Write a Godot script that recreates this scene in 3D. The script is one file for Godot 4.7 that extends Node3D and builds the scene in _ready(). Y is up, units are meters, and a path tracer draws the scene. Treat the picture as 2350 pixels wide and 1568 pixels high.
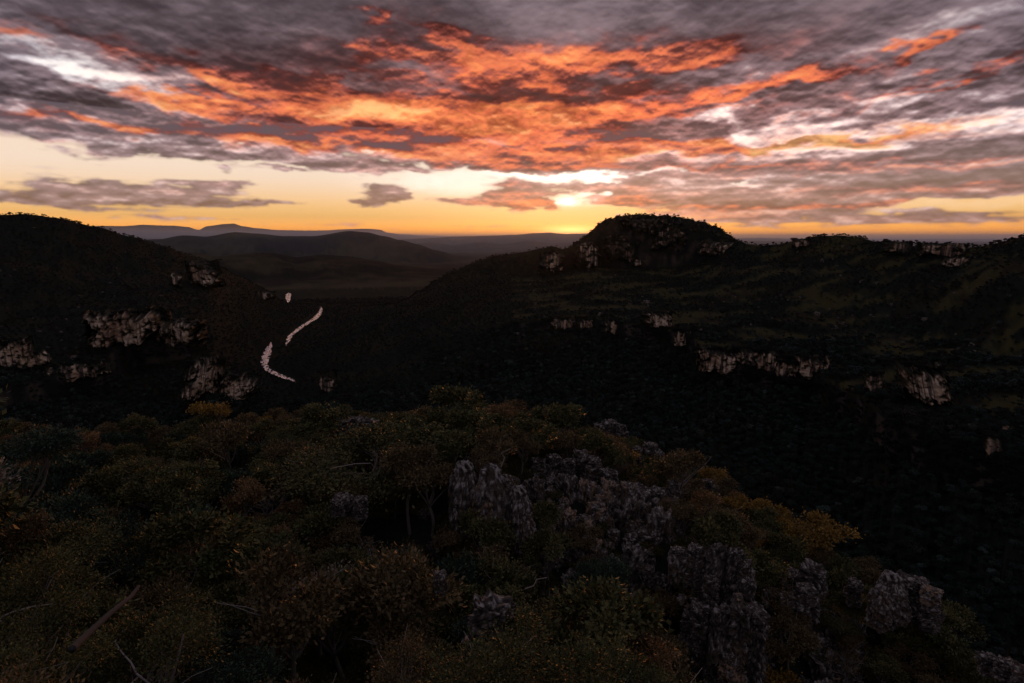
extends Node3D

# ---------------------------------------------------------------- view of the overlook
const EYE := Vector3(0, 300, 0)
const PITCH := 10.35
const FOV := 62.0

func bearing(x: float, y: float) -> Vector2:      # azimuth and elevation, degrees, of a sighted point (2350 wide survey sheet)
	var f := 784.0 / tan(deg_to_rad(FOV / 2))
	var d := Vector3((x - 1175.0) / f, (784.0 - y) / f, -1).normalized().rotated(Vector3.RIGHT, deg_to_rad(-PITCH))
	return Vector2(rad_to_deg(atan2(d.x, -d.z)), rad_to_deg(asin(d.y)))

func spot(x: float, y: float, r: float) -> Vector3:   # the place at horizontal distance r along that bearing
	var b := bearing(x, y)
	var a := deg_to_rad(b.x)
	return EYE + Vector3(sin(a) * r, tan(deg_to_rad(b.y)) * r, -cos(a) * r)

func lin(r: float, g: float, b: float) -> Vector3:
	var c := Color(r / 255.0, g / 255.0, b / 255.0).srgb_to_linear()
	return Vector3(c.r, c.g, c.b)

func noise(seed_: int, freq: float, octaves := 4, kind := FastNoiseLite.TYPE_SIMPLEX_SMOOTH) -> FastNoiseLite:
	var n := FastNoiseLite.new()
	n.seed = seed_
	n.noise_type = kind
	n.frequency = freq
	n.fractal_octaves = octaves
	n.fractal_type = FastNoiseLite.FRACTAL_FBM if octaves > 1 else FastNoiseLite.FRACTAL_NONE
	return n

# ---------------------------------------------------------------- sky: clear air, a cloud deck lit from below, low cumulus
const SKY_W := 4096
const SKY_H := 2048
const FA0 := -56.0
const FE1 := 32.0
const FSTEP := 0.25
const FW := 449
const FH := 133
var field := PackedColorArray()     # cover, light, fire, gap brightness by azimuth and elevation
var n_big: FastNoiseLite
var n_mid: FastNoiseLite
var n_fine: FastNoiseLite
var n_puff: FastNoiseLite

# a stretch of cloud: where it lies, half length and half height, slope, and how it changes cover, light, fire and brightness there
func stroke(x: float, y: float, hx: float, hy: float, slope: float, cover: float, light: float, fire: float, gap := 0.0) -> void:
	var c := bearing(x, y)
	var k := 0.0405 * cos(deg_to_rad(c.x))
	var rx := maxf(hx * k, 0.3)
	var ry := maxf(hy * k, 0.22)
	var ext := rx + ry + 1.0
	for j in range(maxi(0, int((c.y - ry * 2.4 - absf(slope) * rx * 2.4) / FSTEP)), mini(FH, int((c.y + ry * 2.4 + absf(slope) * rx * 2.4) / FSTEP) + 2)):
		for i in range(maxi(0, int((c.x - rx * 2.4 - FA0) / FSTEP)), mini(FW, int((c.x + rx * 2.4 - FA0) / FSTEP) + 2)):
			var u := (FA0 + i * FSTEP - c.x) / rx
			var v := (j * FSTEP - c.y + slope * u * rx) / ry
			var q := u * u + v * v
			if q < 5.0:
				var w := exp(-q * 0.62 - q * q * 0.12)
				var o := field[j * FW + i]
				field[j * FW + i] = Color(o.r + cover * w, o.g + light * w, o.b + fire * w, o.a + gap * w)

func fields() -> void:
	field.resize(FW * FH)
	for j in FH:
		for i in FW:
			var el := j * FSTEP
			var az := FA0 + i * FSTEP
			# the deck thins out towards the horizon; lower edge higher up on the left
			var edge := 7.0 - 4.6 * smoothstep(-22.0, 26.0, az)
			var cover := smoothstep(edge - 1.2, edge + 2.6, el)
			field[j * FW + i] = Color(cover, 0.27 - 0.08 * smoothstep(13.0, 20.0, el), 0.0, 0.0)
	strokes()

func strokes() -> void:
	# dark masses of the upper deck, left
	stroke(330, 50, 420, 60, 0.06, 0.3, -0.16, 0.0)
	stroke(330, 105, 330, 26, 0.2, 0.2, -0.16, 0.0)
	stroke(640, 140, 260, 55, 0.12, 0.3, -0.24, -0.04)
	stroke(560, 45, 170, 38, 0.05, 0.0, 0.28, 0.0)
	stroke(10, 66, 60, 16, 0.1, 0.0, 0.05, 0.30)
	stroke(170, 80, 90, 10, 0.2, 0.0, 0.05, 0.12)
	stroke(360, 140, 200, 12, 0.26, 0.0, 0.0, 0.26)
	stroke(560, 190, 160, 12, 0.24, 0.0, 0.0, 0.40)
	# the pale torn bank below it
	stroke(270, 172, 340, 55, 0.24, 0.2, 0.26, 0.0)
	stroke(300, 238, 320, 14, 0.12, 0.1, 0.2, 0.0)
	stroke(120, 245, 200, 12, 0.08, 0.3, 0.1, 0.0)
	stroke(110, 138, 75, 18, 0.2, 0.0, 0.34, 0.0, 0.05)
	stroke(265, 172, 50, 14, 0.4, 0.0, 0.22, 0.0)
	stroke(400, 185, 60, 12, 0.2, 0.0, 0.22, 0.0)
	stroke(180, 178, 40, 10, 0.3, 0.0, -0.2, 0.0)
	stroke(540, 200, 75, 17, 0.15, 0.0, 0.30, 0.0)
	stroke(60, 178, 110, 15, 0.12, 0.0, -0.34, 0.0)
	stroke(215, 215, 80, 18, 0.2, 0.0, -0.22, 0.0)
	stroke(560, 226, 150, 14, 0.12, 0.1, -0.36, 0.0)
	stroke(120, 212, 160, 14, 0.12, 0.0, 0.25, 0.0)
	stroke(330, 264, 330, 16, 0.10, 0.2, -0.26, 0.0)
	stroke(80, 280, 120, 18, 0.05, 0.0, -0.15, 0.10)
	stroke(720, 290, 230, 22, 0.06, 0.3, -0.28, 0.10)
	stroke(850, 262, 90, 17, 0.02, 0.1, 0.36, 0.0)
	stroke(690, 272, 90, 8, 0.1, 0.0, 0.2, 0.0)
	stroke(400, 232, 120, 8, 0.10, 0.0, 0.0, 0.42)
	stroke(620, 252, 180, 9, 0.04, 0.0, 0.0, 0.62)
	stroke(300, 300, 180, 8, 0.05, 0.0, 0.1, 0.3)
	stroke(620, 312, 130, 6, 0.08, 0.0, 0.1, 0.5)
	stroke(70, 322, 120, 12, 0.05, 0.2, 0.25, 0.18)
	stroke(300, 330, 190, 18, 0.10, 0.75, -0.02, 0.0)
	stroke(560, 352, 190, 16, 0.07, 0.7, 0.05, 0.0)
	stroke(780, 372, 200, 14, 0.10, 0.45, 0.10, 0.03)
	stroke(545, 328, 30, 8, 0.0, -0.6, 0.3, 0.0, 0.5)
	stroke(870, 346, 40, 9, 0.1, -0.8, 0.2, 0.0, 0.7)
	stroke(960, 362, 90, 14, 0.1, 0.6, 0.05, 0.05)
	stroke(900, 392, 110, 8, 0.08, 0.5, 0.1, 0.05)
	# the fire over the centre
	stroke(1050, 240, 620, 75, 0.0, 0.1, 0.02, 0.13)
	stroke(1650, 200, 420, 60, -0.08, 0.1, 0.0, 0.12)
	stroke(1250, 320, 520, 40, 0.0, 0.1, 0.06, 0.14)
	stroke(1000, 270, 260, 12, 0.02, 0.0, 0.0, 0.22)
	stroke(1180, 245, 200, 10, 0.02, 0.0, 0.0, 0.22)
	stroke(1850, 190, 160, 9, -0.08, 0.0, 0.0, 0.25)
	stroke(700, 215, 160, 16, 0.12, 0.0, 0.0, 0.25)
	stroke(1000, 190, 380, 80, 0.05, 0.1, -0.05, 0.32)
	stroke(1430, 170, 400, 80, -0.04, 0.1, -0.05, 0.36)
	stroke(1120, 290, 430, 60, 0.02, 0.1, 0.0, 0.30)
	stroke(960, 40, 160, 55, 0.2, 0.2, -0.18, 0.14)
	stroke(835, 120, 40, 16, 0.1, 0.0, 0.0, 0.45)
	stroke(975, 125, 60, 13, 0.2, 0.0, 0.0, 0.50)
	stroke(1035, 82, 70, 13, 0.3, 0.0, 0.0, 0.42)
	stroke(1090, 140, 20, 28, 0.0, 0.0, 0.0, 0.45)
	stroke(860, 42, 28, 10, 0.2, 0.0, 0.0, 0.4)
	stroke(800, 205, 200, 16, 0.14, 0.0, 0.0, 0.42)
	stroke(900, 195, 150, 14, 0.0, 0.0, -0.18, -0.30)
	stroke(1010, 165, 90, 20, 0.2, 0.0, -0.2, -0.28)
	stroke(1080, 215, 110, 12, 0.1, 0.0, -0.2, -0.35)
	stroke(1030, 315, 130, 12, 0.05, 0.2, -0.12, -0.25)
	stroke(1150, 340, 150, 10, 0.05, 0.2, -0.05, -0.1)
	stroke(1430, 145, 80, 18, -0.25, 0.0, 0.05, 0.45, 0.1)
	stroke(1260, 145, 80, 16, 0.0, 0.0, 0.0, 0.40)
	stroke(1610, 128, 80, 14, -0.1, 0.0, 0.0, 0.42)
	stroke(1740, 205, 200, 11, -0.14, 0.0, 0.0, 0.55)
	stroke(1250, 190, 90, 10, 0.1, 0.0, 0.0, 0.45)
	stroke(1480, 200, 90, 9, 0.0, 0.0, 0.0, 0.3)
	stroke(1365, 186, 80, 24, -0.15, 0.1, -0.2, -0.60)
	stroke(1560, 182, 110, 20, -0.02, 0.1, -0.2, -0.62)
	stroke(1500, 225, 130, 14, 0.1, 0.1, -0.15, -0.35)
	stroke(1210, 205, 60, 12, 0.1, 0.0, -0.1, -0.4)
	# dark upper right
	stroke(1450, 40, 330, 50, 0.0, 0.3, -0.08, -0.18)
	stroke(1980, 120, 330, 75, 0.05, 0.3, -0.14, -0.14)
	stroke(2250, 30, 150, 40, 0.0, 0.0, 0.2, 0.0)
	stroke(2140, 100, 50, 12, -0.2, 0.0, 0.1, 0.55)
	stroke(2080, 132, 22, 8, 0.0, 0.0, 0.0, 0.4)
	stroke(2300, 140, 45, 8, -0.1, 0.0, 0.0, 0.42)
	stroke(2260, 172, 110, 6, -0.2, 0.0, 0.0, 0.35)
	stroke(2200, 215, 220, 18, -0.14, 0.2, -0.14, 0.02)
	stroke(2080, 195, 140, 6, -0.14, 0.0, 0.0, 0.3)
	# right: pale haze between streaks
	stroke(1890, 280, 260, 30, -0.08, 0.1, 0.16, -0.1)
	stroke(2200, 300, 220, 26, -0.06, 0.0, 0.42, 0.0)
	stroke(1850, 262, 150, 14, -0.1, 0.0, 0.2, -0.1)
	stroke(1420, 300, 190, 24, 0.02, 0.3, -0.02, -0.30)
	stroke(2050, 250, 330, 22, -0.12, 0.1, 0.1, 0.0)
	stroke(1750, 330, 420, 40, 0.0, 0.1, 0.18, 0.0)
	stroke(1350, 330, 420, 40, 0.0, 0.1, 0.05, 0.16)
	stroke(1290, 272, 60, 14, 0.0, 0.0, 0.28, -0.1)
	stroke(1690, 292, 46, 24, 0.3, -0.4, 0.75, -0.2, 0.6)
	stroke(1600, 272, 110, 20, 0.0, 0.0, 0.08, -0.25)
	stroke(1960, 318, 220, 5, -0.04, 0.0, 0.1, 0.42)
	stroke(1500, 325, 180, 6, 0.1, 0.0, 0.05, 0.4)
	stroke(1830, 325, 130, 11, 0.0, -0.1, 0.4, 0.0, 0.1)
	stroke(1480, 356, 70, 9, 0.0, -0.5, 0.55, -0.2, 0.3)
	stroke(2080, 352, 270, 14, 0.03, 0.35, -0.14, 0.0)
	stroke(1330, 350, 160, 14, 0.03, 0.3, -0.12, 0.12)
	stroke(1700, 378, 170, 4, 0.0, 0.0, 0.1, 0.4)
	stroke(1750, 392, 120, 10, 0.02, 0.4, -0.05, 0.1)
	stroke(2180, 405, 210, 12, 0.02, 0.5, -0.18, 0.02)
	stroke(2180, 384, 220, 5, 0.02, 0.1, 0.25, 0.3)
	stroke(1250, 378, 210, 7, 0.02, 0.3, 0.0, 0.42)
	# bright gaps by the sun
	stroke(1240, 404, 130, 9, 0.05, -0.9, 0.3, 0.0, 1.0)
	stroke(1370, 410, 60, 10, 0.0, -0.9, 0.3, 0.0, 0.9)
	stroke(1520, 394, 80, 7, 0.0, -0.8, 0.3, 0.0, 0.7)
	stroke(1710, 414, 40, 9, 0.0, -0.9, 0.3, 0.0, 0.8)
	stroke(1885, 408, 26, 7, 0.0, -0.7, 0.3, 0.0, 0.6)
	stroke(1570, 428, 40, 7, 0.0, -0.6, 0.3, 0.0, 0.5)
	stroke(1020, 350, 40, 8, 0.0, -0.6, 0.2, 0.0, 0.6)
	stroke(1110, 348, 24, 6, 0.0, -0.6, 0.2, 0.0, 0.5)
	stroke(1010, 420, 130, 24, 0.0, -0.4, 0.0, 0.0, 0.55)
	stroke(1312, 458, 36, 10, 0.0, -1.1, 0.0, 0.0, 1.1)
	stroke(1385, 452, 18, 9, 0.0, -0.5, 0.0, 0.0, 0.8)
	stroke(2210, 468, 170, 11, -0.02, -1.0, 0.2, 0.0, 0.25)
	stroke(1700, 345, 520, 8, 0.0, 0.0, 0.08, 0.30)
	stroke(2050, 372, 330, 5, 0.0, 0.0, 0.12, 0.28)
	stroke(700, 330, 300, 8, 0.06, 0.0, 0.10, 0.22)
	stroke(250, 285, 280, 9, 0.05, 0.0, 0.12, 0.20)
	stroke(450, 255, 200, 8, 0.10, 0.0, 0.10, 0.25)
	stroke(2200, 275, 220, 10, -0.08, 0.0, 0.12, 0.10)
	# cloud bodies standing dark before the fire, and thin fire between them
	stroke(900, 150, 90, 14, 0.15, 0.0, -0.05, -0.25)
	stroke(1150, 165, 100, 12, 0.10, 0.0, -0.05, -0.25)
	stroke(760, 180, 120, 12, 0.12, 0.0, -0.05, -0.22)
	stroke(930, 225, 110, 9, 0.04, 0.0, 0.0, -0.28)
	stroke(1240, 222, 120, 9, 0.0, 0.0, 0.0, -0.28)
	stroke(1640, 238, 150, 12, -0.06, 0.0, 0.02, -0.28)
	stroke(1720, 160, 150, 16, -0.08, 0.0, -0.05, -0.25)
	stroke(1120, 262, 150, 8, 0.02, 0.0, 0.05, -0.25)
	stroke(950, 290, 120, 8, 0.03, 0.0, 0.08, -0.25)
	stroke(1180, 300, 200, 4, 0.02, 0.0, 0.05, 0.28)
	stroke(980, 308, 160, 4, 0.03, 0.0, 0.05, 0.28)
	stroke(1560, 262, 150, 4, -0.04, 0.0, 0.05, 0.25)
	stroke(1060, 240, 170, 5, 0.02, 0.0, 0.05, 0.25)
	stroke(1330, 168, 100, 6, -0.1, 0.0, 0.05, 0.3)
	# crisp streaks: dark bases and pale tops, left and right
	stroke(60, 176, 120, 10, 0.10, 0.0, -0.26, 0.0)
	stroke(215, 206, 150, 7, 0.20, 0.0, -0.24, 0.0)
	stroke(540, 233, 170, 7, 0.10, 0.0, -0.30, -0.1)
	stroke(250, 252, 260, 7, 0.10, 0.0, -0.26, 0.0)
	stroke(640, 287, 230, 9, 0.07, 0.0, -0.28, -0.1)
	stroke(130, 137, 90, 10, 0.20, 0.0, 0.24, 0.0)
	stroke(560, 206, 90, 7, 0.15, 0.0, 0.24, 0.0)
	stroke(335, 186, 60, 8, 0.30, 0.0, 0.24, 0.0)
	stroke(850, 256, 90, 8, 0.0, 0.0, 0.26, -0.1)
	stroke(300, 226, 160, 6, 0.12, 0.0, 0.22, 0.0)
	stroke(1900, 234, 170, 7, -0.15, 0.0, -0.24, 0.0)
	stroke(2250, 226, 130, 7, -0.15, 0.0, -0.24, 0.0)
	stroke(1420, 312, 200, 8, 0.02, 0.0, -0.18, -0.15)
	stroke(2150, 362, 220, 6, 0.02, 0.0, -0.26, 0.0)
	stroke(2200, 408, 190, 5, 0.0, 0.0, -0.22, 0.0)
	stroke(2130, 287, 170, 8, -0.08, 0.0, 0.24, 0.0)
	stroke(1900, 338, 170, 6, 0.0, 0.0, 0.24, 0.0)
	stroke(1320, 285, 90, 7, 0.0, 0.0, 0.2, -0.2)
	# level streaks right of the sun, dark bases and lit undersides
	stroke(1900, 430, 300, 9, 0.0, 0.2, -0.16, 0.0)
	stroke(1650, 405, 200, 6, 0.0, 0.2, -0.12, 0.10)
	stroke(2150, 430, 260, 5, 0.0, 0.2, 0.10, 0.30)
	stroke(2200, 335, 200, 7, -0.02, 0.0, -0.26, 0.0)
	stroke(1850, 345, 200, 9, 0.0, 0.0, 0.26, 0.0)
	stroke(1200, 325, 260, 7, 0.03, 0.1, -0.12, -0.25)
	stroke(1350, 312, 200, 5, 0.03, 0.1, -0.2, -0.2)
	stroke(2200, 250, 200, 10, -0.12, 0.1, -0.3, 0.0)
	stroke(2000, 235, 220, 7, -0.12, 0.1, 0.05, 0.28)
	stroke(1330, 250, 180, 7, 0.04, 0.0, 0.05, 0.25)
	# low cumulus, left
	stroke(120, 442, 105, 26, -0.05, 1.0, -0.02, 0.04)
	stroke(60, 468, 190, 6, 0.03, 0.8, -0.06, 0.06)
	stroke(130, 424, 80, 8, -0.05, 0.1, 0.14, 0.06)
	stroke(360, 430, 90, 8, 0.03, 0.2, 0.16, 0.06)
	stroke(400, 468, 170, 6, 0.03, 0.3, -0.14, 0.0)
	stroke(885, 455, 48, 8, 0.0, 0.2, -0.14, 0.0)
	stroke(1740, 425, 150, 8, 0.05, 0.1, 0.3, 0.0)
	stroke(1760, 462, 230, 6, 0.03, 0.1, -0.2, 0.0)
	stroke(1175, 470, 130, 5, 0.0, 0.2, -0.1, 0.20)
	stroke(1450, 462, 120, 5, 0.0, 0.2, -0.05, 0.25)
	stroke(400, 450, 150, 26, 0.03, 1.0, 0.0, 0.05)
	stroke(500, 424, 70, 10, 0.0, 0.7, 0.12, 0.08)
	stroke(620, 468, 80, 6, 0.0, 0.8, 0.0, 0.03)
	stroke(885, 438, 48, 25, -0.1, 1.15, -0.05, 0.06)
	stroke(830, 464, 42, 9, 0.2, 0.8, -0.02, 0.06)
	stroke(1000, 425, 28, 4, 0.0, 0.7, -0.02, 0.1)
	stroke(1030, 462, 60, 5, 0.0, 0.7, 0.0, 0.15)
	stroke(515, 388, 22, 4, 0.0, 0.75, 0.1, 0.06)
	stroke(670, 392, 60, 4, 0.0, 0.75, 0.1, 0.06)
	stroke(810, 388, 45, 6, 0.0, 0.75, 0.1, 0.06)
	stroke(180, 354, 70, 3, 0.0, 0.7, 0.2, 0.1)
	stroke(470, 504, 210, 7, 0.0, 0.42, 0.2, 0.1)
	stroke(330, 494, 80, 3, 0.0, 0.5, 0.2, 0.1)
	stroke(800, 518, 120, 3, 0.0, 0.4, 0.2, 0.25)
	stroke(1100, 524, 130, 4, 0.0, 0.4, 0.2, 0.35)
	# low cumulus round the sun and to the right
	stroke(1175, 448, 110, 27, 0.02, 1.0, 0.0, 0.30)
	stroke(1240, 470, 60, 8, 0.0, 0.6, 0.0, 0.35)
	stroke(1450, 446, 115, 22, 0.05, 0.9, 0.16, 0.22)
	stroke(1740, 446, 190, 28, 0.05, 0.9, 0.10, 0.08)
	stroke(1950, 452, 130, 20, 0.05, 0.8, 0.02, 0.02)
	stroke(1760, 474, 380, 4, 0.0, 0.4, 0.1, 0.4)
	stroke(2000, 500, 420, 20, 0.0, 0.85, 0.16, 0.10)
	stroke(1600, 498, 170, 12, 0.0, 0.6, 0.25, 0.25)
	stroke(2250, 440, 150, 7, 0.0, 0.6, 0.0, 0.15)

func at_field(az: float, el: float) -> Color:
	var x := clampf((az - FA0) / FSTEP, 0.0, FW - 1.001)
	var y := clampf(el / FSTEP, 0.0, FH - 1.001)
	var i := int(x)
	var j := int(y)
	x -= i
	y -= j
	var a := field[j * FW + i]
	var b := field[j * FW + i + 1]
	var c := field[(j + 1) * FW + i]
	var d := field[(j + 1) * FW + i + 1]
	return a.lerp(b, x).lerp(c.lerp(d, x), y)

var c_black := lin(56, 47, 52)
var c_dark := lin(86, 76, 82)
var c_mid := lin(134, 119, 126)
var c_pale := lin(214, 206, 210)
var c_white := lin(255, 250, 246)
var c_ember := lin(104, 56, 52)
var c_scud := lin(92, 54, 54)
var c_ash := lin(150, 92, 80)
var c_rust := lin(168, 92, 78)
var c_orange := lin(230, 126, 84)
var c_gold := lin(250, 156, 92)
var c_blaze := lin(255, 196, 120)
var c_low := lin(255, 160, 32)
var c_low2 := lin(253, 196, 118)
var c_cream := lin(252, 226, 202)
var c_blue := lin(168, 172, 186)
var sun_at := Vector2.ZERO

func ramp(t: float) -> Vector3:                     # the lit underside of the deck: thick cloud smoulders, thin cloud blazes
	if t < 0.30:
		return c_black.lerp(c_scud, smoothstep(-0.45, -0.05, t)).lerp(c_ember, smoothstep(-0.10, 0.14, t)).lerp(c_rust, smoothstep(0.12, 0.34, t))
	return c_rust.lerp(c_orange, smoothstep(0.30, 0.52, t)).lerp(c_gold, smoothstep(0.54, 0.86, t)).lerp(c_blaze, smoothstep(0.86, 1.15, t))

func sky_color(az: float, el: float) -> Vector3:
	var e := deg_to_rad(el)
	var a := deg_to_rad(az)
	var k := 1.0 / (sin(e) + 0.055)
	var px := sin(a) * cos(e) * k
	var pz := cos(a) * cos(e) * k
	# torn, streaky outlines: warp on the cloud plane at two scales
	var w1 := n_big.get_noise_2d(px, pz * 0.6)
	var w2 := n_mid.get_noise_2d(px * 1.3 + 40.0, pz)
	var w3 := n_fine.get_noise_2d(az * 0.8 + 7.0, el * 2.4)
	var w4 := n_fine.get_noise_2d(az * 0.8 - 90.0, el * 2.4 + 33.0)
	var damp := clampf(0.3 + el / 11.0, 0.35, 1.2)
	var f := at_field(az + (w1 * 0.5 + w3 * 2.6) * damp, el + (w2 * 0.35 + w4 * 1.35) * damp * 0.75)
	var fade := smoothstep(56.0, 46.0, absf(az)) * smoothstep(32.0, 26.0, el)
	f = Color(lerpf(0.92, f.r, fade), lerpf(0.40, f.g, fade), f.b * fade, f.a * fade)      # away from the sunset the deck is plain grey
	if f.g < 0.16:
		f.g = 0.16 + (f.g - 0.16) * 0.30                       # even the thickest cloud keeps some modelling
	# lumps: brightness of a lump depends on which way it faces (lit from the horizon below)
	var nb := n_puff.get_noise_2d(px, pz * 0.8)
	var nb2 := n_puff.get_noise_2d(px * 1.02, pz * 0.84)
	var st := n_mid.get_noise_2d(px * 1.7 - 15.0, pz * 0.42 + 9.0)          # streaks drawn out along the wind
	var d1 := n_fine.get_noise_2d(az * 1.1, el * 3.0)
	var d2 := n_fine.get_noise_2d(az * 1.1, (el - 0.3) * 3.0)
	var g1 := n_fine.get_noise_2d(az * 2.6 + 300.0, el * 5.0)
	var g2 := n_fine.get_noise_2d(az * 2.6 + 300.0, (el - 0.14) * 5.0)
	var band := n_fine.get_noise_2d(az * 0.30 + 60.0, el * 6.5)              # level bands low in the sky
	var low := smoothstep(9.0, 4.0, el)
	var high := smoothstep(9.0, 19.0, el)
	var soft := n_big.get_noise_2d(px * 1.9 + 70.0, pz * 1.1 - 20.0)          # broad soft swells of the near deck
	var fine := 1.0 - high * 0.68 * (1.0 - smoothstep(0.1, 0.4, f.b))
	# billows: rounded heads and sharp creases, drawn out level with the horizon
	var b1 := 0.55 - absf(n_puff.get_noise_2d(az * 0.16 + 20.0, el * 0.50)) * 2.4
	var b2 := 0.55 - absf(n_puff.get_noise_2d(az * 0.16 + 20.0, (el - 0.22) * 0.50)) * 2.4
	var relief := (nb - nb2) * 2.0 * (1.0 - low) * fine + (d1 - d2) * (0.7 + 0.05 * low) * fine + (g1 - g2) * (0.7 - 0.30 * low) * fine + (b1 - b2) * 0.35 * fine
	var lump := nb * 0.62 * (1.0 - low * 0.6) * fine + d1 * 0.42 * fine + st * 0.42 * (1.0 - low) + band * 0.75 * smoothstep(13.0, 6.0, el) + g1 * 0.30 * fine + soft * 0.7 * high + b1 * 0.22 * fine
	var cover := smoothstep(0.26, 0.66, f.r + lump * 0.46)
	# clear air
	var sd := Vector2((az - sun_at.x) * 0.55, el - sun_at.y)
	var sunny := exp(-sd.length_squared() / 60.0)
	var air := c_low.lerp(c_low2, smoothstep(0.3, 2.4, el)).lerp(c_cream, smoothstep(1.8, 6.2, el)).lerp(c_blue, smoothstep(11.0, 40.0, el))
	air *= 0.97 + 0.35 * sunny + 0.95 * smoothstep(2.1, 0.2, el)
	air = air.lerp(c_white * 1.7, clampf(f.a * 0.6 * (0.55 + 0.6 * sunny) + g1 * 0.1 * f.a, 0.0, 1.0))
	var hot := Vector2((az - sun_at.x) / 2.4, (el - sun_at.y) / 0.42).length_squared()
	air += Vector3(1.9, 1.25, 0.5) * exp(-hot) + Vector3(0.25, 0.13, 0.04) * exp(-hot / 14.0)
	# cloud
	var light := f.g + lump * (0.46 + 0.10 * low) + relief * 0.38
	var body := c_black.lerp(c_dark, smoothstep(-0.35, 0.12, light)).lerp(c_mid, smoothstep(0.02, 0.48, light)).lerp(c_pale, smoothstep(0.40, 0.86, light)).lerp(c_white, smoothstep(0.78, 1.1, light))
	body *= Vector3(0.85, 0.94, 1.06).lerp(Vector3.ONE, fade * smoothstep(60.0, 30.0, absf(az)))      # bluer away from the afterglow
	var glow := exp(-pow((az - sun_at.x) / 42.0, 2.0)) * smoothstep(15.0, 5.0, el) * smoothstep(0.0, 3.0, el)
	body *= Vector3(1.0, 1.0, 1.0).lerp(Vector3(1.30, 1.02, 0.92), glow * 0.8)
	body += Vector3(0.12, 0.075, 0.06) * glow
	var blaze := f.g + (light - f.g) * 0.72 + 0.60 * f.b - 0.13 + 0.10 * relief
	body = body.lerp(ramp(blaze), smoothstep(0.0, 0.46, f.b + lump * 0.16) * 0.94)
	var torn := d1 * 0.75 + b1 * 0.22 + g1 * 0.5 + nb * 0.4
	var scud := smoothstep(-0.10, 0.34, torn) * smoothstep(0.10, 0.35, f.b) * smoothstep(4.0, 7.5, el)
	body *= Vector3.ONE.lerp(Vector3(0.44, 0.37, 0.42) * (1.0 + clampf(relief * 1.2, -0.35, 0.6)), scud * 0.85)
	# the whole deck about the fire is flushed with it
	var flush := exp(-pow((az - sun_at.x) / 30.0, 2.0) - pow((el - 11.5) / 6.0, 2.0))
	body = body.lerp(body * Vector3(1.22, 0.92, 0.84) + Vector3(0.045, 0.012, 0.006), flush * 0.8)
	body *= 1.0 + clampf(0.55 * g1 + 0.45 * d1 + 0.5 * relief, -0.3, 0.45) * (0.35 + 0.65 * smoothstep(0.35, 0.0, light)) * fine * (1.0 - 0.55 * low)
	# low clouds pick up the glow behind them
	body = body.lerp(air * Vector3(0.72, 0.62, 0.60), low * 0.25 * (1.0 - clampf(f.b, 0.0, 1.0)))
	body += Vector3(0.50, 0.22, 0.08) * sunny * low * 0.30
	# thin edges shine through
	var edge := cover * (1.0 - cover) * 4.0
	body = body.lerp(air, edge * 0.35 * smoothstep(18.0, 6.0, el))
	return air.lerp(body, cover)

func sky_image(x0: int, y0: int, w: int, h: int, wide: int, tall: int) -> Image:
	var rows := []
	rows.resize(h)
	var row := func(j: int) -> void:
		var data := PackedFloat32Array()
		data.resize(w * 3)
		var el := 90.0 - (y0 + j + 0.5) * 180.0 / tall
		for i in w:
			var az := wrapf((x0 + i + 0.5) * 360.0 / wide, -180.0, 180.0)      # the panorama begins straight ahead
			var c := sky_color(az, maxf(el, 0.02))
			data[i * 3] = c.x
			data[i * 3 + 1] = c.y
			data[i * 3 + 2] = c.z
		rows[j] = data
	var task := WorkerThreadPool.add_group_task(row, h)
	WorkerThreadPool.wait_for_group_task_completion(task)
	var all := PackedFloat32Array()
	for r in rows:
		all.append_array(r)
	return Image.create_from_data(w, h, false, Image.FORMAT_RGBF, all.to_byte_array())

func make_sky() -> ImageTexture:
	sun_at = bearing(1312, 531)
	n_big = noise(11, 0.55, 3)
	n_mid = noise(23, 1.1, 4)
	n_fine = noise(31, 0.22, 5)
	n_puff = noise(47, 0.75, 6)
	fields()
	var top := sky_image(0, 0, 512, 136, 512, 256)
	var small := Image.create(512, 256, false, Image.FORMAT_RGBF)
	small.fill(Color(0.09, 0.08, 0.08))
	small.blit_rect(top, Rect2i(0, 0, 512, 136), Vector2i.ZERO)
	small.resize(SKY_W, SKY_H, Image.INTERPOLATE_BILINEAR)
	# the west in full detail: azimuth -56..56, elevation -1..34
	var half := int(56.0 / 360.0 * SKY_W)
	var y0 := int((90.0 - 34.0) / 180.0 * SKY_H)
	var h := int(35.0 / 180.0 * SKY_H)
	var west := sky_image(-half, y0, 2 * half, h, SKY_W, SKY_H)
	small.blit_rect(west, Rect2i(half, 0, half, h), Vector2i(0, y0))
	small.blit_rect(west, Rect2i(0, 0, half, h), Vector2i(SKY_W - half, y0))
	return ImageTexture.create_from_image(small)

# ---------------------------------------------------------------- the land: one sheet lofted through its ridges, ledges and valley floors
var M := {}

func mat(color: Color, rough := 0.9, vertex := false) -> StandardMaterial3D:
	var m := StandardMaterial3D.new()
	m.albedo_color = color
	m.roughness = rough
	m.metallic_specular = 0.3
	m.vertex_color_use_as_albedo = vertex
	return m

func base(r: float, g: float, b: float) -> Color:          # a real-world base colour, linear
	return Color(r, g, b).linear_to_srgb()

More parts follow.
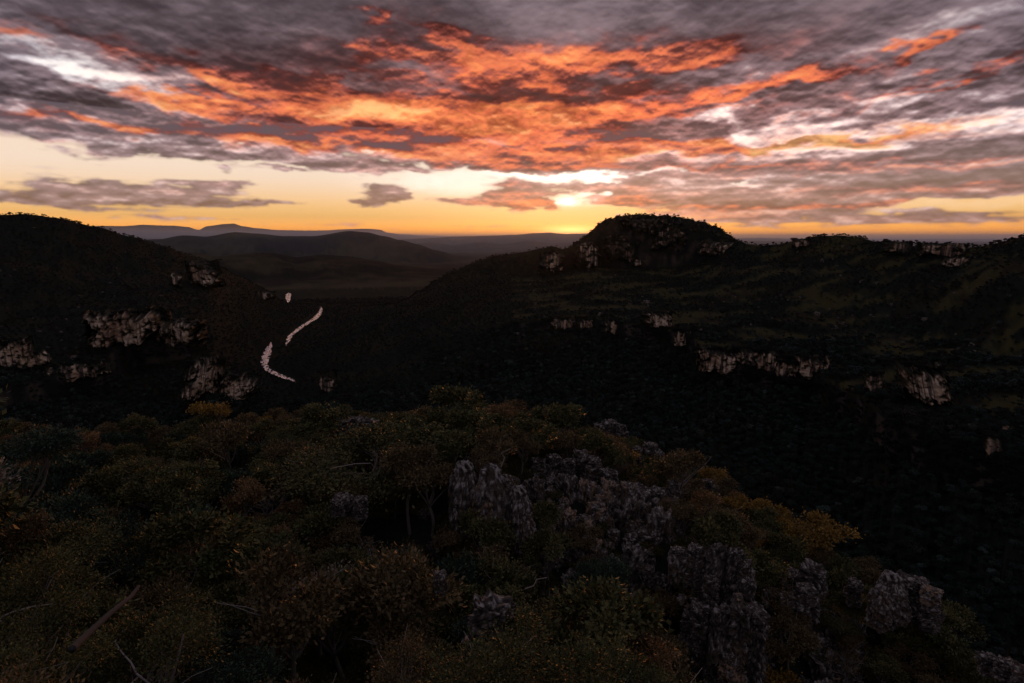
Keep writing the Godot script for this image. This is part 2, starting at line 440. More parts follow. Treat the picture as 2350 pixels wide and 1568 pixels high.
func make_materials() -> void:
	M.land = mat(Color.WHITE, 0.95, true)
	M.land.metallic_specular = 0.1
	M.far_leaf = mat(Color.WHITE, 0.8, true)
	M.far_leaf.metallic_specular = 0.15
	M.leaf = mat(Color.WHITE, 0.55, true)
	M.leaf.backlight_enabled = true
	M.leaf.backlight = Color(0.16, 0.16, 0.12)
	M.leaf.metallic_specular = 0.2
	M.rock = mat(Color.WHITE, 0.9, true)
	M.rock.metallic_specular = 0.25
	var grain := NoiseTexture2D.new()
	grain.width = 512
	grain.height = 512
	grain.seamless = true
	grain.noise = noise(3, 0.02, 5)
	M.rock.heightmap_enabled = true
	M.rock.heightmap_texture = grain
	M.rock.heightmap_scale = 9.0
	M.rock.uv1_triplanar = true
	M.rock.uv1_world_triplanar = true
	M.rock.uv1_scale = Vector3.ONE * 0.35
	M.bark = mat(Color.WHITE, 0.9, true)

func tag(o: Node, label := "", category := "", group := "", kind := "") -> Node:
	if label:
		o.set_meta("label", label)
	if category:
		o.set_meta("category", category)
	if group:
		o.set_meta("group", group)
	if kind:
		o.set_meta("kind", kind)
	return o

var used := {}
func numbered(called: String) -> String:
	var n: int = used.get(called, 0)
	used[called] = n + 1
	return called if n == 0 else "%s_%03d" % [called, n]

func put(called: String, mesh: Mesh, m: Material, parent: Node3D = self) -> MeshInstance3D:
	var o := MeshInstance3D.new()
	o.name = numbered(called) if parent == self else called
	o.mesh = mesh
	if m:
		o.material_override = m
	parent.add_child(o, true)
	return o

# every line of the land, near to far: stations (azimuth, distance, height)
var lines: Array[PackedVector3Array] = []

func level(stations: Array) -> PackedVector3Array:        # stations: sighted column, height, distance
	var out := PackedVector3Array()
	for i in range(0, stations.size(), 3):
		var x: float = stations[i]
		var h: float = stations[i + 1]
		var r: float = stations[i + 2]
		var want := rad_to_deg(atan2(h - EYE.y, r))
		var lo := -900.0
		var hi := 3200.0
		for k in 24:
			var mid := (lo + hi) / 2
			if bearing(x, mid).y > want:
				lo = mid
			else:
				hi = mid
		out.append(Vector3(bearing(x, lo).x, r, h))
	return out

func sighted(stations: Array, lower := 0.0) -> PackedVector3Array:   # stations: sighted column, sighted row, distance
	var out := PackedVector3Array()
	for i in range(0, stations.size(), 3):
		var b := bearing(stations[i], stations[i + 1])
		var r: float = stations[i + 2]
		out.append(Vector3(b.x, r, EYE.y + tan(deg_to_rad(b.y)) * r - lower))
	return out

func along(l: PackedVector3Array, az: float) -> Vector2:    # distance and height of a line at an azimuth
	if az <= l[0].x:
		return Vector2(l[0].y, l[0].z)
	for i in range(1, l.size()):
		if az < l[i].x:
			var t := (az - l[i - 1].x) / (l[i].x - l[i - 1].x)
			t = lerpf(t, t * t * (3.0 - 2.0 * t), 0.6)
			return Vector2(lerpf(l[i - 1].y, l[i].y, t), lerpf(l[i - 1].z, l[i].z, t))
	return Vector2(l[-1].y, l[-1].z)

const ROWS := [2, 3, 8, 9, 8, 5, 7, 10, 8, 8, 14, 16, 14, 10, 26, 24, 16, 14, 5, 4, 5, 16, 4, 20, 4, 14, 3, 14, 3, 18, 3, 12, 2]
var columns_az := PackedFloat32Array()
var grid := PackedVector3Array()
var n_land: FastNoiseLite
var n_gully: FastNoiseLite
var n_patch: FastNoiseLite

func make_lines() -> void:
	lines.append(level([0, 298.2, 2.0]))
	lines.append(level([0, 291, 6.0]))
	lines.append(level([-300, 282, 14, 0, 281, 14, 650, 279, 14, 1130, 278, 14, 1650, 276, 14, 1930, 275, 14, 2350, 274, 14, 2700, 276, 14]))
	lines.append(level([-300, 279, 30, 0, 278, 30, 250, 273, 30, 650, 270, 30, 1130, 269, 30, 1650, 264, 30, 1930, 261, 30, 2350, 258, 28, 2700, 262, 26]))
	lines.append(level([-300, 279, 46, 0, 279, 46, 250, 269, 46, 650, 265, 46, 1130, 262, 46, 1400, 259, 46, 1650, 254, 44, 1930, 252, 46, 2350, 252, 42, 2700, 256, 36]))
	lines.append(level([0, 278, 52, 250, 267, 60, 650, 263, 60, 1000, 262, 57, 1130, 262, 56, 1400, 258, 56, 1650, 253, 51, 1930, 252, 56, 2350, 251.5, 48, 2700, 254, 40]))
	lines.append(level([0, 278, 58, 250, 266, 70, 650, 263, 72, 1000, 267, 63, 1130, 270, 63, 1250, 268, 66, 1400, 266, 70, 1650, 263, 59, 1800, 258, 64, 1930, 255, 68, 2350, 252, 53, 2700, 254, 44]))
	lines.append(level([0, 273, 75, 250, 263, 92, 650, 259, 105, 1130, 262, 95, 1400, 258, 98, 1650, 256, 85, 1930, 252, 77, 2350, 251, 57, 2700, 252, 47]))
	var crest := sighted([-300, 900, 85, 0, 915, 85, 250, 945, 110, 450, 942, 125, 650, 918, 135, 900, 940, 140, 1180, 950, 135, 1400, 972, 125, 1500, 1012, 115, 1620, 1062, 105, 1800, 1172, 92, 1930, 1222, 85, 2080, 1312, 76, 2200, 1402, 69, 2350, 1530, 61, 2700, 1750, 52], 7.6)
	lines.append(crest)
	var shoulder := PackedVector3Array()
	for p in crest:
		shoulder.append(Vector3(p.x, p.y + 22.0, p.z - 17.0))
	lines.append(shoulder)
	lines.append(level([-300, 120, 260, 650, 110, 260, 1300, 100, 230, 1900, 100, 200, 2700, 110, 170]))
	lines.append(level([-300, 60, 620, 0, 60, 600, 330, 45, 500, 650, 28, 560, 900, 38, 480, 1300, 45, 430, 1700, 45, 360, 2100, 45, 320, 2350, 48, 300, 2700, 60, 280]))
	lines.append(level([-300, 75, 780, 0, 80, 800, 330, 68, 850, 420, 72, 880, 480, 98, 892, 540, 86, 890, 590, 50, 900, 650, 24, 950, 740, 30, 900, 900, 55, 800, 1100, 75, 780, 1300, 85, 760, 1500, 85, 650, 1700, 80, 560, 1900, 75, 520, 2100, 80, 430, 2350, 95, 400, 2700, 110, 380]))
	lines.append(level([-300, 95, 860, 0, 95, 880, 200, 92, 950, 330, 94, 1080, 420, 98, 1085, 480, 100, 1100, 560, 50, 1150, 620, 24, 1200, 650, 22, 1200, 740, 38, 1250, 900, 70, 1100, 1100, 118, 960, 1200, 135, 985, 1300, 139, 985, 1500, 138, 900, 1570, 125, 875, 1640, 121, 730, 1850, 121, 724, 1950, 118, 640, 2050, 118, 540, 2110, 121, 515, 2250, 125, 500, 2350, 128, 490, 2700, 140, 470]))
	lines.append(level([-300, 130, 868, 0, 125, 888, 200, 120, 960, 330, 150, 1090, 420, 140, 1095, 480, 118, 1200, 560, 55, 1250, 620, 22, 1300, 650, 22, 1300, 740, 43, 1400, 900, 78, 1200, 1100, 132, 1000, 1200, 155, 992, 1300, 163, 992, 1500, 163, 907, 1570, 160, 882, 1640, 152, 738, 1850, 150, 731, 1950, 148, 650, 2050, 149, 548, 2110, 150, 522, 2250, 152, 507, 2350, 154, 497, 2700, 165, 480]))
	lines.append(level([-300, 175, 1250, 0, 155, 1250, 330, 182, 1500, 480, 148, 1500, 560, 62, 1600, 620, 24, 1650, 650, 22, 1700, 740, 32, 1900, 820, 72, 1650, 900, 95, 1500, 1000, 128, 1400, 1100, 160, 1400, 1300, 172, 1350, 1500, 168, 1250, 1700, 166, 1100, 1900, 166, 1050, 2100, 166, 950, 2350, 168, 850, 2700, 180, 800]))
	lines.append(level([-300, 260, 1600, 0, 238, 1600, 330, 205, 1800, 480, 183, 2000, 560, 92, 2000, 620, 28, 2100, 650, 21, 2200, 740, 21, 2280, 820, 72, 1850, 900, 98, 1750, 1000, 150, 1750, 1100, 192, 1750, 1250, 182, 1720, 1350, 212, 1760, 1450, 205, 1760, 1550, 208, 1740, 1600, 220, 1720, 1680, 243, 1650, 1750, 240, 1550, 1870, 235, 1400, 2000, 235, 1350, 2150, 235, 1250, 2350, 245, 1050, 2700, 260, 1000]))
	var sky_line := sighted([-500, 500, 2000, -200, 496, 2000, 0, 490, 2000, 60, 488, 2020, 130, 497, 2060, 220, 517, 2120, 300, 540, 2180, 370, 560, 2250, 440, 585, 2330, 500, 609, 2420, 550, 633, 2500, 595, 655, 2580, 622, 670, 2650, 645, 690, 2700, 860, 692, 2600, 905, 700, 2000, 930, 690, 1900, 960, 668, 1900,
		1000, 640, 1900, 1040, 620, 1900, 1100, 595, 1900, 1150, 582, 1900, 1200, 576, 1890, 1240, 568, 1870, 1270, 563, 1860, 1290, 567, 1850, 1310, 563, 1850, 1335, 545, 1850, 1360, 523, 1860, 1380, 506, 1880, 1400, 498, 1900, 1430, 491, 1900, 1480, 489, 1900, 1530, 492, 1900, 1560, 495, 1900, 1600, 503, 1900, 1640, 516, 1880,
		1670, 532, 1850, 1690, 546, 1820, 1710, 556, 1780, 1750, 561, 1700, 1790, 557, 1680, 1840, 545, 1650, 1870, 539, 1640, 1930, 537, 1600, 1970, 541, 1560, 2010, 550, 1520, 2060, 554, 1480, 2100, 560, 1440, 2150, 558, 1420, 2200, 566, 1390, 2250, 561, 1360, 2300, 550, 1330, 2350, 537, 1300, 2500, 515, 1250, 2700, 495, 1200, 3100, 490, 1200], 4.0)
	var upper := PackedVector3Array()
	var behind := PackedVector3Array()
	var foot := lines[-1]
	for p in sky_line:
		var f := along(foot, p.x)
		var bluff := smoothstep(3.5, 6.0, p.x) * smoothstep(22.5, 19.0, p.x)
		upper.append(Vector3(p.x, lerpf(f.x, p.y, lerpf(0.5, 0.42, bluff)), lerpf(f.y, p.z, lerpf(0.45, 0.80, bluff))))
		behind.append(Vector3(p.x, p.y + 350.0, maxf(20.0, p.z - 130.0)))
	lines.append(upper)
	lines.append(sky_line)
	lines.append(behind)
	lines.append(level([0, 20, 3300]))
	lines.append(level([0, 27, 3900]))
	lines.append(sighted([-400, 590, 5400, 300, 585, 5400, 380, 576, 5400, 440, 580, 5500, 500, 588, 5400, 560, 582, 5500, 620, 579, 5600, 680, 590, 5400, 740, 584, 5500, 800, 588, 5400, 860, 598, 5200, 920, 608, 5000, 980, 618, 4800, 1100, 625, 4800, 2700, 625, 4800]))
	lines.append(level([0, 30, 6300]))
	lines.append(sighted([-400, 545, 8500, 300, 552, 8500, 365, 549, 8500, 420, 540, 8500, 470, 543, 8500, 540, 533, 8500, 590, 536, 8400, 650, 542, 8300, 720, 542, 8200, 800, 530, 8000, 840, 533, 7800, 880, 542, 7400, 920, 551, 7200, 960, 561, 7000, 1000, 575, 6800, 1050, 588, 6800, 1100, 592, 6800, 1400, 592, 6800, 2700, 592, 6800]))
	lines.append(level([0, 32, 11000]))
	lines.append(sighted([-400, 558, 14500, 800, 560, 14500, 880, 557, 14500, 930, 562, 14500, 985, 556, 14500, 1040, 562, 14500, 1100, 555, 14500, 1150, 560, 14500, 1210, 553, 14500, 1270, 558, 14500, 1340, 555, 14500, 1500, 560, 14500, 2700, 560, 14500]))
	lines.append(level([0, 60, 16500]))
	lines.append(sighted([-400, 548, 19000, 300, 548, 19000, 880, 553, 19000, 930, 549, 19000, 1000, 546, 19000, 1040, 543, 19000, 1080, 542, 19000, 1120, 541, 19000, 1180, 539, 19000, 1230, 535, 19000, 1260, 534, 19000, 1300, 537, 19000, 1340, 536, 19000, 1400, 540, 19000, 1700, 553, 19000, 2000, 556, 19000, 2700, 556, 113000]))
	lines.append(level([0, 150, 28500]))
	lines.append(sighted([-400, 530, 40000, 200, 520, 40000, 230, 518, 40000, 280, 519, 40000, 330, 516, 40000, 400, 518, 40000, 430, 521, 40000, 455, 528, 40000, 475, 519, 40000, 518, 514, 40000, 537, 513, 40000, 556, 519, 40000, 590, 524, 40000, 640, 528, 40000, 700, 529, 40000, 740, 529, 40000, 800, 526, 40000, 845, 525, 40000, 872, 527, 40000, 890, 534, 40000, 930, 540, 40000,
		1000, 543, 40000, 1100, 546, 40000, 1300, 546, 40000, 1690, 547, 40000, 1740, 546, 40000, 1780, 547, 40000, 1830, 551, 40000, 2080, 560, 40000, 2150, 557, 40000, 2200, 556, 40000, 2260, 559, 40000, 2350, 560, 40000, 2700, 555, 40000]))
	lines.append(level([0, 200, 48000]))
	lines.append(sighted([-400, 530, 62000, 300, 526, 62000, 430, 525, 62000, 470, 528, 62000, 700, 533, 62000, 880, 538, 62000, 920, 537, 62000, 970, 540, 62000, 1010, 542, 62000, 1100, 544, 62000, 1300, 544, 62000, 1700, 549, 62000, 1760, 547, 62000, 1830, 550, 62000, 2200, 558, 62000, 2700, 556, 62000]))
	lines.append(level([0, 60, 80000]))

func land_point(az: float, col: Array, k: int, t: float) -> Vector3:
	var p: Vector2 = col[k]
	var q: Vector2 = col[k + 1]
	var r := lerpf(p.x, q.x, t)
	var h := lerpf(p.y, q.y, t)
	var ease_ := t * t * (3.0 - 2.0 * t)
	if k >= 8 and k != 13:                                 # rounded between ridges and floors, sharp at the ledges
		h = lerpf(p.y, q.y, lerpf(t, ease_, 0.55))
	var a := deg_to_rad(az)
	var x := sin(a) * r
	var z := -cos(a) * r
	var hold := 1.0
	if k == 17 or k in [21, 23, 25, 27, 29, 31]:      # towards a skyline
		hold = 1.0 - 0.9 * t
	elif k in [18, 22, 24, 26, 28, 30, 32]:
		hold = 0.1 + 0.9 * t
	if r < 150.0:
		h += n_land.get_noise_2d(x * 3.0, z * 3.0) * 0.9 * clampf(r / 30.0, 0.1, 1.0)
	elif r < 3300.0:
		var w := smoothstep(150.0, 400.0, r) * hold
		var g := 1.0 - absf(n_gully.get_noise_2d(az * 9.0, r * 0.05))       # gullies run down the slopes
		var steep := clampf(absf(q.y - p.y) / maxf(q.x - p.x, 1.0) * 4.0, 0.15, 1.0)
		if (q.y + p.y) * 0.5 < 30.0:
			steep = 0.03
		if k == 13 or k == 16 and az > 3.5 and az < 22.0:
			steep = 0.12
		h += w * (n_land.get_noise_2d(x * 0.35, z * 0.35) * 9.0 * maxf(steep, 0.25 if p.y > 40.0 else 0.03) + n_land.get_noise_2d(x, z) * 3.0 * steep + (g - 0.7) * 16.0 * steep)
	else:
		var g := 1.0 - absf(n_gully.get_noise_2d(az * 3.2 + 50.0, r * 0.004))
		var g2 := 1.0 - absf(n_gully.get_noise_2d(az * 11.0, r * 0.012 + 80.0))
		var tall := maxf(p.y, q.y) - minf(p.y, q.y)
		var lift := sin(t * PI)
		h += hold * lift * tall * ((g - 0.75) * 0.8 + (g2 - 0.75) * 0.32)
		h += n_land.get_noise_2d(az * 30.0, r * 0.001) * r * 0.00035
	if (k == 17 or k == 18) and az > 4.5 and az < 22.0:        # broken rim of the table mountain
		h += n_land.get_noise_2d(az * 90.0, r * 0.3) * 7.0
	if r > 950.0 and r < 3100.0 and h < 60.0 and az > -28.0 and az < -8.0:
		h = lerpf(RIVER_H - 2.5, h, smoothstep(0.95, 2.3, river_near(x, z)))
	return Vector3(x, h, z)

func column_of(az: float) -> Array:
	var col := []
	for l in lines:
		col.append(along(l, az))
	return col

func make_land() -> void:
	n_land = noise(5, 0.02, 4)
	n_gully = noise(9, 0.06, 3)
	n_patch = noise(13, 0.006, 4)
	make_lines()
	make_river_path()
	var az := -180.0
	while az < 180.0:
		columns_az.append(az)
		az += 5.0 if absf(az) > 66.0 else 0.5 if absf(az) > 47.0 else 0.165
	var nc := columns_az.size()
	var nr := 1
	for n in ROWS:
		nr += n
	grid.resize(nc * nr)
	var fill := func(i: int) -> void:
		var a := columns_az[i]
		# behind the overlook the two ends of the survey meet
		var col := column_of(a)
		if absf(a) > 62.0:
			var other := column_of(-a)
			var t := smoothstep(62.0, 180.0, absf(a)) * 0.5
			for k in col.size():
				col[k] = (col[k] as Vector2).lerp(other[k], t)
		var j := 0
		for k in ROWS.size():
			for s in ROWS[k]:
				grid[i * nr + j] = land_point(a, col, k, float(s) / ROWS[k])
				j += 1
		grid[i * nr + j] = land_point(a, col, ROWS.size() - 1, 1.0)
	for i in nc:
		fill.call(i)
	var st := SurfaceTool.new()
	st.begin(Mesh.PRIMITIVE_TRIANGLES)
	st.set_smooth_group(0)
	for i in nc:
		for j in nr:
			var p := grid[i * nr + j]
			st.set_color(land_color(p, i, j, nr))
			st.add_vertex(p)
	for i in nc:
		var i2 := (i + 1) % nc
		for j in nr - 1:
			var a := i * nr + j
			var b := i2 * nr + j
			st.add_index(a)
			st.add_index(a + 1)
			st.add_index(b)
			st.add_index(b)
			st.add_index(a + 1)
			st.add_index(b + 1)
	# the last bit of ledge under the overlook
	var foot := nc * nr
	st.set_color(Color(0.2, 0.19, 0.18))
	st.add_vertex(Vector3(0, 298.3, 0))
	for i in nc:
		st.add_index(foot)
		st.add_index(i * nr)
		st.add_index(((i + 1) % nc) * nr)
	st.generate_normals()
	tag(put("terrain", st.commit(), M.land), "dark hills, canyon and valley floor reaching to the horizon", "terrain", "", "structure")

func land_color(p: Vector3, i: int, j: int, nr: int) -> Color:
	var next := grid[i * nr + mini(j + 1, nr - 1)]
	var before := grid[i * nr + maxi(j - 1, 0)]
	var rise := (next.y - before.y) / maxf(Vector2(next.x - before.x, next.z - before.z).length(), 0.01)
	var r := Vector2(p.x, p.z).length()
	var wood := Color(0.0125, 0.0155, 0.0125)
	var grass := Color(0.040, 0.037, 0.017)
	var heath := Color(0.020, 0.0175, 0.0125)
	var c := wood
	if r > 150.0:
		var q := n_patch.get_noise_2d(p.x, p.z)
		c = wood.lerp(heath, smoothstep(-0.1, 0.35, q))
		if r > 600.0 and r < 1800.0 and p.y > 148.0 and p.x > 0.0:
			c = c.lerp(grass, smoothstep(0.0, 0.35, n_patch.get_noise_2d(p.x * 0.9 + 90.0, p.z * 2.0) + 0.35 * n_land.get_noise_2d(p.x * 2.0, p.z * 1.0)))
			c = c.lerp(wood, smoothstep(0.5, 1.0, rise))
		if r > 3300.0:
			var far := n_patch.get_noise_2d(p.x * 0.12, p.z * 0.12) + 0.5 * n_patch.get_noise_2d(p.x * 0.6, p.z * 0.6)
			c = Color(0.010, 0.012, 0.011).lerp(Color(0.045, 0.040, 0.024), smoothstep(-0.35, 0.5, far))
	if r > 450.0 and r < 2400.0 and p.y > 90.0:             # bare dark rock where the slope breaks into cliff
		var stain := n_land.get_noise_3d(p.x * 2.0, p.y * 0.5, p.z * 2.0)
		c = c.lerp(Color(0.022, 0.020, 0.018).lerp(Color(0.060, 0.049, 0.040), smoothstep(-0.1, 0.5, stain)), smoothstep(1.1, 2.2, rise) * smoothstep(-0.35, 0.15, stain))
	return c * 1.15
# ---------------------------------------------------------------- the river on the canyon floor
const RIVER_H := 20.0
# sighted row, left bank, right bank; far to near
const REACHES := [
	[[672, 657, 668], [676, 652, 672], [684, 651, 671], [690, 655, 668], [695, 657, 664]],
	[[703, 733, 739], [708, 732, 743], [716, 728, 742], [724, 720, 739], [732, 711, 732], [740, 700, 716], [748, 686, 704], [756, 675, 694], [764, 666, 682], [772, 657, 674], [780, 654, 670], [788, 651, 664], [795, 652, 660]],
	[[784, 616, 628], [792, 611, 630], [800, 605, 628], [808, 600, 628], [816, 596, 626], [826, 592, 622], [836, 594, 618], [844, 600, 622], [852, 606, 634], [860, 620, 654], [866, 636, 668], [872, 654, 684], [878, 668, 690]]]

func river_point(x: float, y: float) -> Vector3:
	var b := bearing(x, y)
	var r := (RIVER_H - EYE.y) / tan(deg_to_rad(b.y))
	return Vector3(sin(deg_to_rad(b.x)) * r, RIVER_H, -cos(deg_to_rad(b.x)) * r)

var river_path: PackedVector3Array = []       # centre, with half width in y
func make_river_path() -> void:
	for reach in REACHES:
		for row in reach:
			var a := river_point(row[1], row[0])
			var b := river_point(row[2], row[0])
			var m := (a + b) / 2
			river_path.append(Vector3(m.x, maxf(a.distance_to(b) * 0.5, 8.0), m.z))

func river_near(x: float, z: float) -> float:      # 0 in midstream, 1 on the bank, more beyond
	var best := 99.0
	for i in river_path.size() - 1:
		var a := river_path[i]
		var b := river_path[i + 1]
		var d := Vector2(b.x - a.x, b.z - a.z)
		var l := d.length_squared()
		if l > 250000.0:
			continue
		var t := clampf(Vector2(x - a.x, z - a.z).dot(d) / maxf(l, 0.01), 0.0, 1.0)
		best = minf(best, Vector2(x, z).distance_to(Vector2(a.x, a.z) + d * t) / lerpf(a.y, b.y, t))
	return best

func pinch(i: int, s: int, steps: int, n: int) -> float:      # the reaches run out to a thread at both ends
	var t := (i + float(s) / steps) / (n - 1)
	return 0.17 + 0.25 * maxf(smoothstep(0.16, 0.0, t), smoothstep(0.84, 1.0, t))

func make_river() -> void:
	var water := mat(base(0.88, 0.94, 0.98), 0.20)
	water.metallic = 0.9
	water.metallic_specular = 0.6
	var ripple := NoiseTexture2D.new()
	ripple.width = 256
	ripple.height = 256
	ripple.seamless = true
	ripple.noise = noise(17, 0.03, 4)
	water.heightmap_enabled = true
	water.heightmap_texture = ripple
	water.heightmap_scale = 30.0
	water.uv1_triplanar = true
	water.uv1_world_triplanar = true
	water.uv1_scale = Vector3.ONE * 0.04
	var foam_m := mat(base(0.82, 0.80, 0.78), 0.8)
	var n := noise(88, 0.05, 4)
	var root := Node3D.new()
	root.name = "river"
	add_child(root)
	tag(root, "shining river winding through rapids along the canyon floor", "river", "", "structure")
	for reach in REACHES:
		var st := SurfaceTool.new()
		st.begin(Mesh.PRIMITIVE_TRIANGLES)
		var fm := SurfaceTool.new()
		fm.begin(Mesh.PRIMITIVE_TRIANGLES)
		var foamy := 0
		var steps := 8
		var rows: Array = []
		for i in reach.size() - 1:
			for s in steps:
				var t := float(s) / steps
				rows.append([lerpf(reach[i][0], reach[i + 1][0], t), lerpf(reach[i][1], reach[i + 1][1], t) + pinch(i, s, steps, reach.size()) * (lerpf(reach[i][2], reach[i + 1][2], t) - lerpf(reach[i][1], reach[i + 1][1], t)), lerpf(reach[i][2], reach[i + 1][2], t) - pinch(i, s, steps, reach.size()) * (lerpf(reach[i][2], reach[i + 1][2], t) - lerpf(reach[i][1], reach[i + 1][1], t))])
		for i in rows.size() - 1:
			for k in 12:
				var q := []
				for c in [[i, k], [i, k + 1], [i + 1, k + 1], [i + 1, k]]:
					var row: Array = rows[c[0]]
					q.append(river_point(lerpf(row[1], row[2], c[1] / 12.0), row[0]))
				var m: Vector3 = (q[0] + q[2]) / 2
				var edge := absf(k - 5.5) / 6.0
				var v := n.get_noise_2d(m.x, m.z * 0.6)
				if n.get_noise_2d(m.x * 1.6 + 50.0, m.z * 0.7) > 0.40 - 0.45 * smoothstep(0.5, 1.0, edge):
					continue                                 # ragged banks
				for o in [0, 1, 2, 0, 2, 3]:
					st.add_vertex(q[o])
				if v > 0.30:
					foamy += 1
					for o in [0, 1, 2, 0, 2, 3]:
						fm.add_vertex((q[o] - m) * 0.8 + m + Vector3(0, 0.25 + 0.3 * v, 0))
		st.generate_normals()
		var w := put("water", st.commit(), water, root)
		w.set_meta("kind", "structure")
		if foamy:
			fm.generate_normals()
			put("foam", fm.commit(), foam_m, root).set_meta("kind", "stuff")
	# boulders in the stream
	var rng := RandomNumberGenerator.new()
	rng.seed = 5
	var where: Array[Transform3D] = []
	var tints := PackedColorArray()
	for i in 160:
		var k := rng.randi() % (river_path.size() - 1)
		var a := river_path[k]
		var b := river_path[k + 1]
		if Vector2(b.x - a.x, b.z - a.z).length() > 500.0:
			continue
		var c := a.lerp(b, rng.randf())
		var off := rng.randf_range(-1.15, 1.15) * a.y
		var s := rng.randf_range(1.0, 4.5)
		where.append(Transform3D(Basis.from_euler(Vector3(0, rng.randf() * TAU, 0)).scaled(Vector3(s, s * 0.5, s * 0.8)), Vector3(c.x + off, RIVER_H + 0.2, c.z + rng.randf_range(-6, 6))))
		tints.append(Color(0.3, 0.27, 0.25))
	many("boulders", blocks[2], M.rock, where, tints, root)
# ---------------------------------------------------------------- ground height, read back from the sheet
func row_count() -> int:
	return grid.size() / columns_az.size()

func ground(x: float, z: float) -> float:
	var az := rad_to_deg(atan2(x, -z))
	var r := sqrt(x * x + z * z)
	var i := clampi(columns_az.bsearch(az) - 1, 0, columns_az.size() - 2)
	var t := clampf((az - columns_az[i]) / (columns_az[i + 1] - columns_az[i]), 0.0, 1.0)
	return lerpf(along_column(i, r), along_column(i + 1, r), t)

func along_column(i: int, r: float) -> float:
	var nr := row_count()
	var lo := 0
	var hi := nr - 1
	while hi - lo > 1:
		var mid := (lo + hi) / 2
		var p := grid[i * nr + mid]
		if p.x * p.x + p.z * p.z > r * r:
			hi = mid
		else:
			lo = mid
	var a := grid[i * nr + lo]
	var b := grid[i * nr + hi]
	var ra := sqrt(a.x * a.x + a.z * a.z)
	var rb := sqrt(b.x * b.x + b.z * b.z)
	return lerpf(a.y, b.y, clampf((r - ra) / maxf(rb - ra, 0.001), 0.0, 1.0))

func sight_ground(x: float, y: float, from := 150.0) -> Vector3:      # where a sight line from the overlook meets the ground
	var b := bearing(x, y)
	var a := deg_to_rad(b.x)
	var s := tan(deg_to_rad(b.y))
	var r := from
	while r < 60000.0:
		if ground(sin(a) * r, -cos(a) * r) > EYE.y + s * r:
			break
		r *= 1.004
	return Vector3(sin(a) * r, EYE.y + s * r, -cos(a) * r)

# ---------------------------------------------------------------- growing trees
class Shape:
	var v := PackedVector3Array()
	var n := PackedVector3Array()
	var c := PackedColorArray()
	var idx := PackedInt32Array()

	func mesh() -> ArrayMesh:
		var a := []
		a.resize(Mesh.ARRAY_MAX)
		a[Mesh.ARRAY_VERTEX] = v
		a[Mesh.ARRAY_NORMAL] = n
		a[Mesh.ARRAY_COLOR] = c
		a[Mesh.ARRAY_INDEX] = idx
		var m := ArrayMesh.new()
		m.add_surface_from_arrays(Mesh.PRIMITIVE_TRIANGLES, a)
		return m

	func leaf(at: Vector3, along: Vector3, face: Vector3, length: float, width: float, col: Color) -> void:
		var side := along.cross(face).normalized() * width * 0.5
		var up := side.cross(along).normalized()
		var k := v.size()
		var mid := at + along * length * 0.5 - up * width * 0.16
		v.append(at)
		v.append(mid + side)
		v.append(at + along * length)
		v.append(mid - side)
		for i in 4:
			n.append(up)
			c.append(col)
		idx.append_array(PackedInt32Array([k, k + 2, k + 1, k, k + 3, k + 2]))

	func tube(pts: PackedVector3Array, r0: float, r1: float, sides: int, col: Color) -> void:
		var k := v.size()
		for i in pts.size():
			var d := (pts[mini(i + 1, pts.size() - 1)] - pts[maxi(i - 1, 0)]).normalized()
			var s := d.cross(Vector3(0.31, 0.2, 0.93)).normalized()
			var u := s.cross(d)
			var r := lerpf(r0, r1, float(i) / (pts.size() - 1))
			for j in sides:
				var a := TAU * j / sides
				var o := s * cos(a) + u * sin(a)
				v.append(pts[i] + o * r)
				n.append(o)
				c.append(col)
		var mouth := v.size()                       # closed ends
		for e in 2:
			v.append(pts[0] if e == 0 else pts[-1])
			n.append((pts[0] - pts[1]).normalized() if e == 0 else (pts[-1] - pts[-2]).normalized())
			c.append(col)
			for j in sides:
				var a := k + j if e == 0 else k + (pts.size() - 1) * sides + j
				var b := k + (j + 1) % sides if e == 0 else k + (pts.size() - 1) * sides + (j + 1) % sides
				idx.append_array(PackedInt32Array([mouth + e, b, a] if e == 0 else [mouth + e, a, b]))
		for i in pts.size() - 1:
			for j in sides:
				var a := k + i * sides + j
				var b := k + i * sides + (j + 1) % sides
				idx.append_array(PackedInt32Array([a, b, a + sides, b, b + sides, a + sides]))

func bent(rng: RandomNumberGenerator, a: Vector3, b: Vector3, wander: float, n: int) -> PackedVector3Array:
	var out := PackedVector3Array()
	var off1 := Vector3(rng.randfn(), rng.randfn() * 0.5, rng.randfn()) * wander
	var off2 := Vector3(rng.randfn(), rng.randfn() * 0.5, rng.randfn()) * wander * 0.5
	for i in n + 1:
		var t := float(i) / n
		out.append(a.lerp(b, t) + off1 * sin(t * PI) + off2 * sin(t * TAU))
	return out

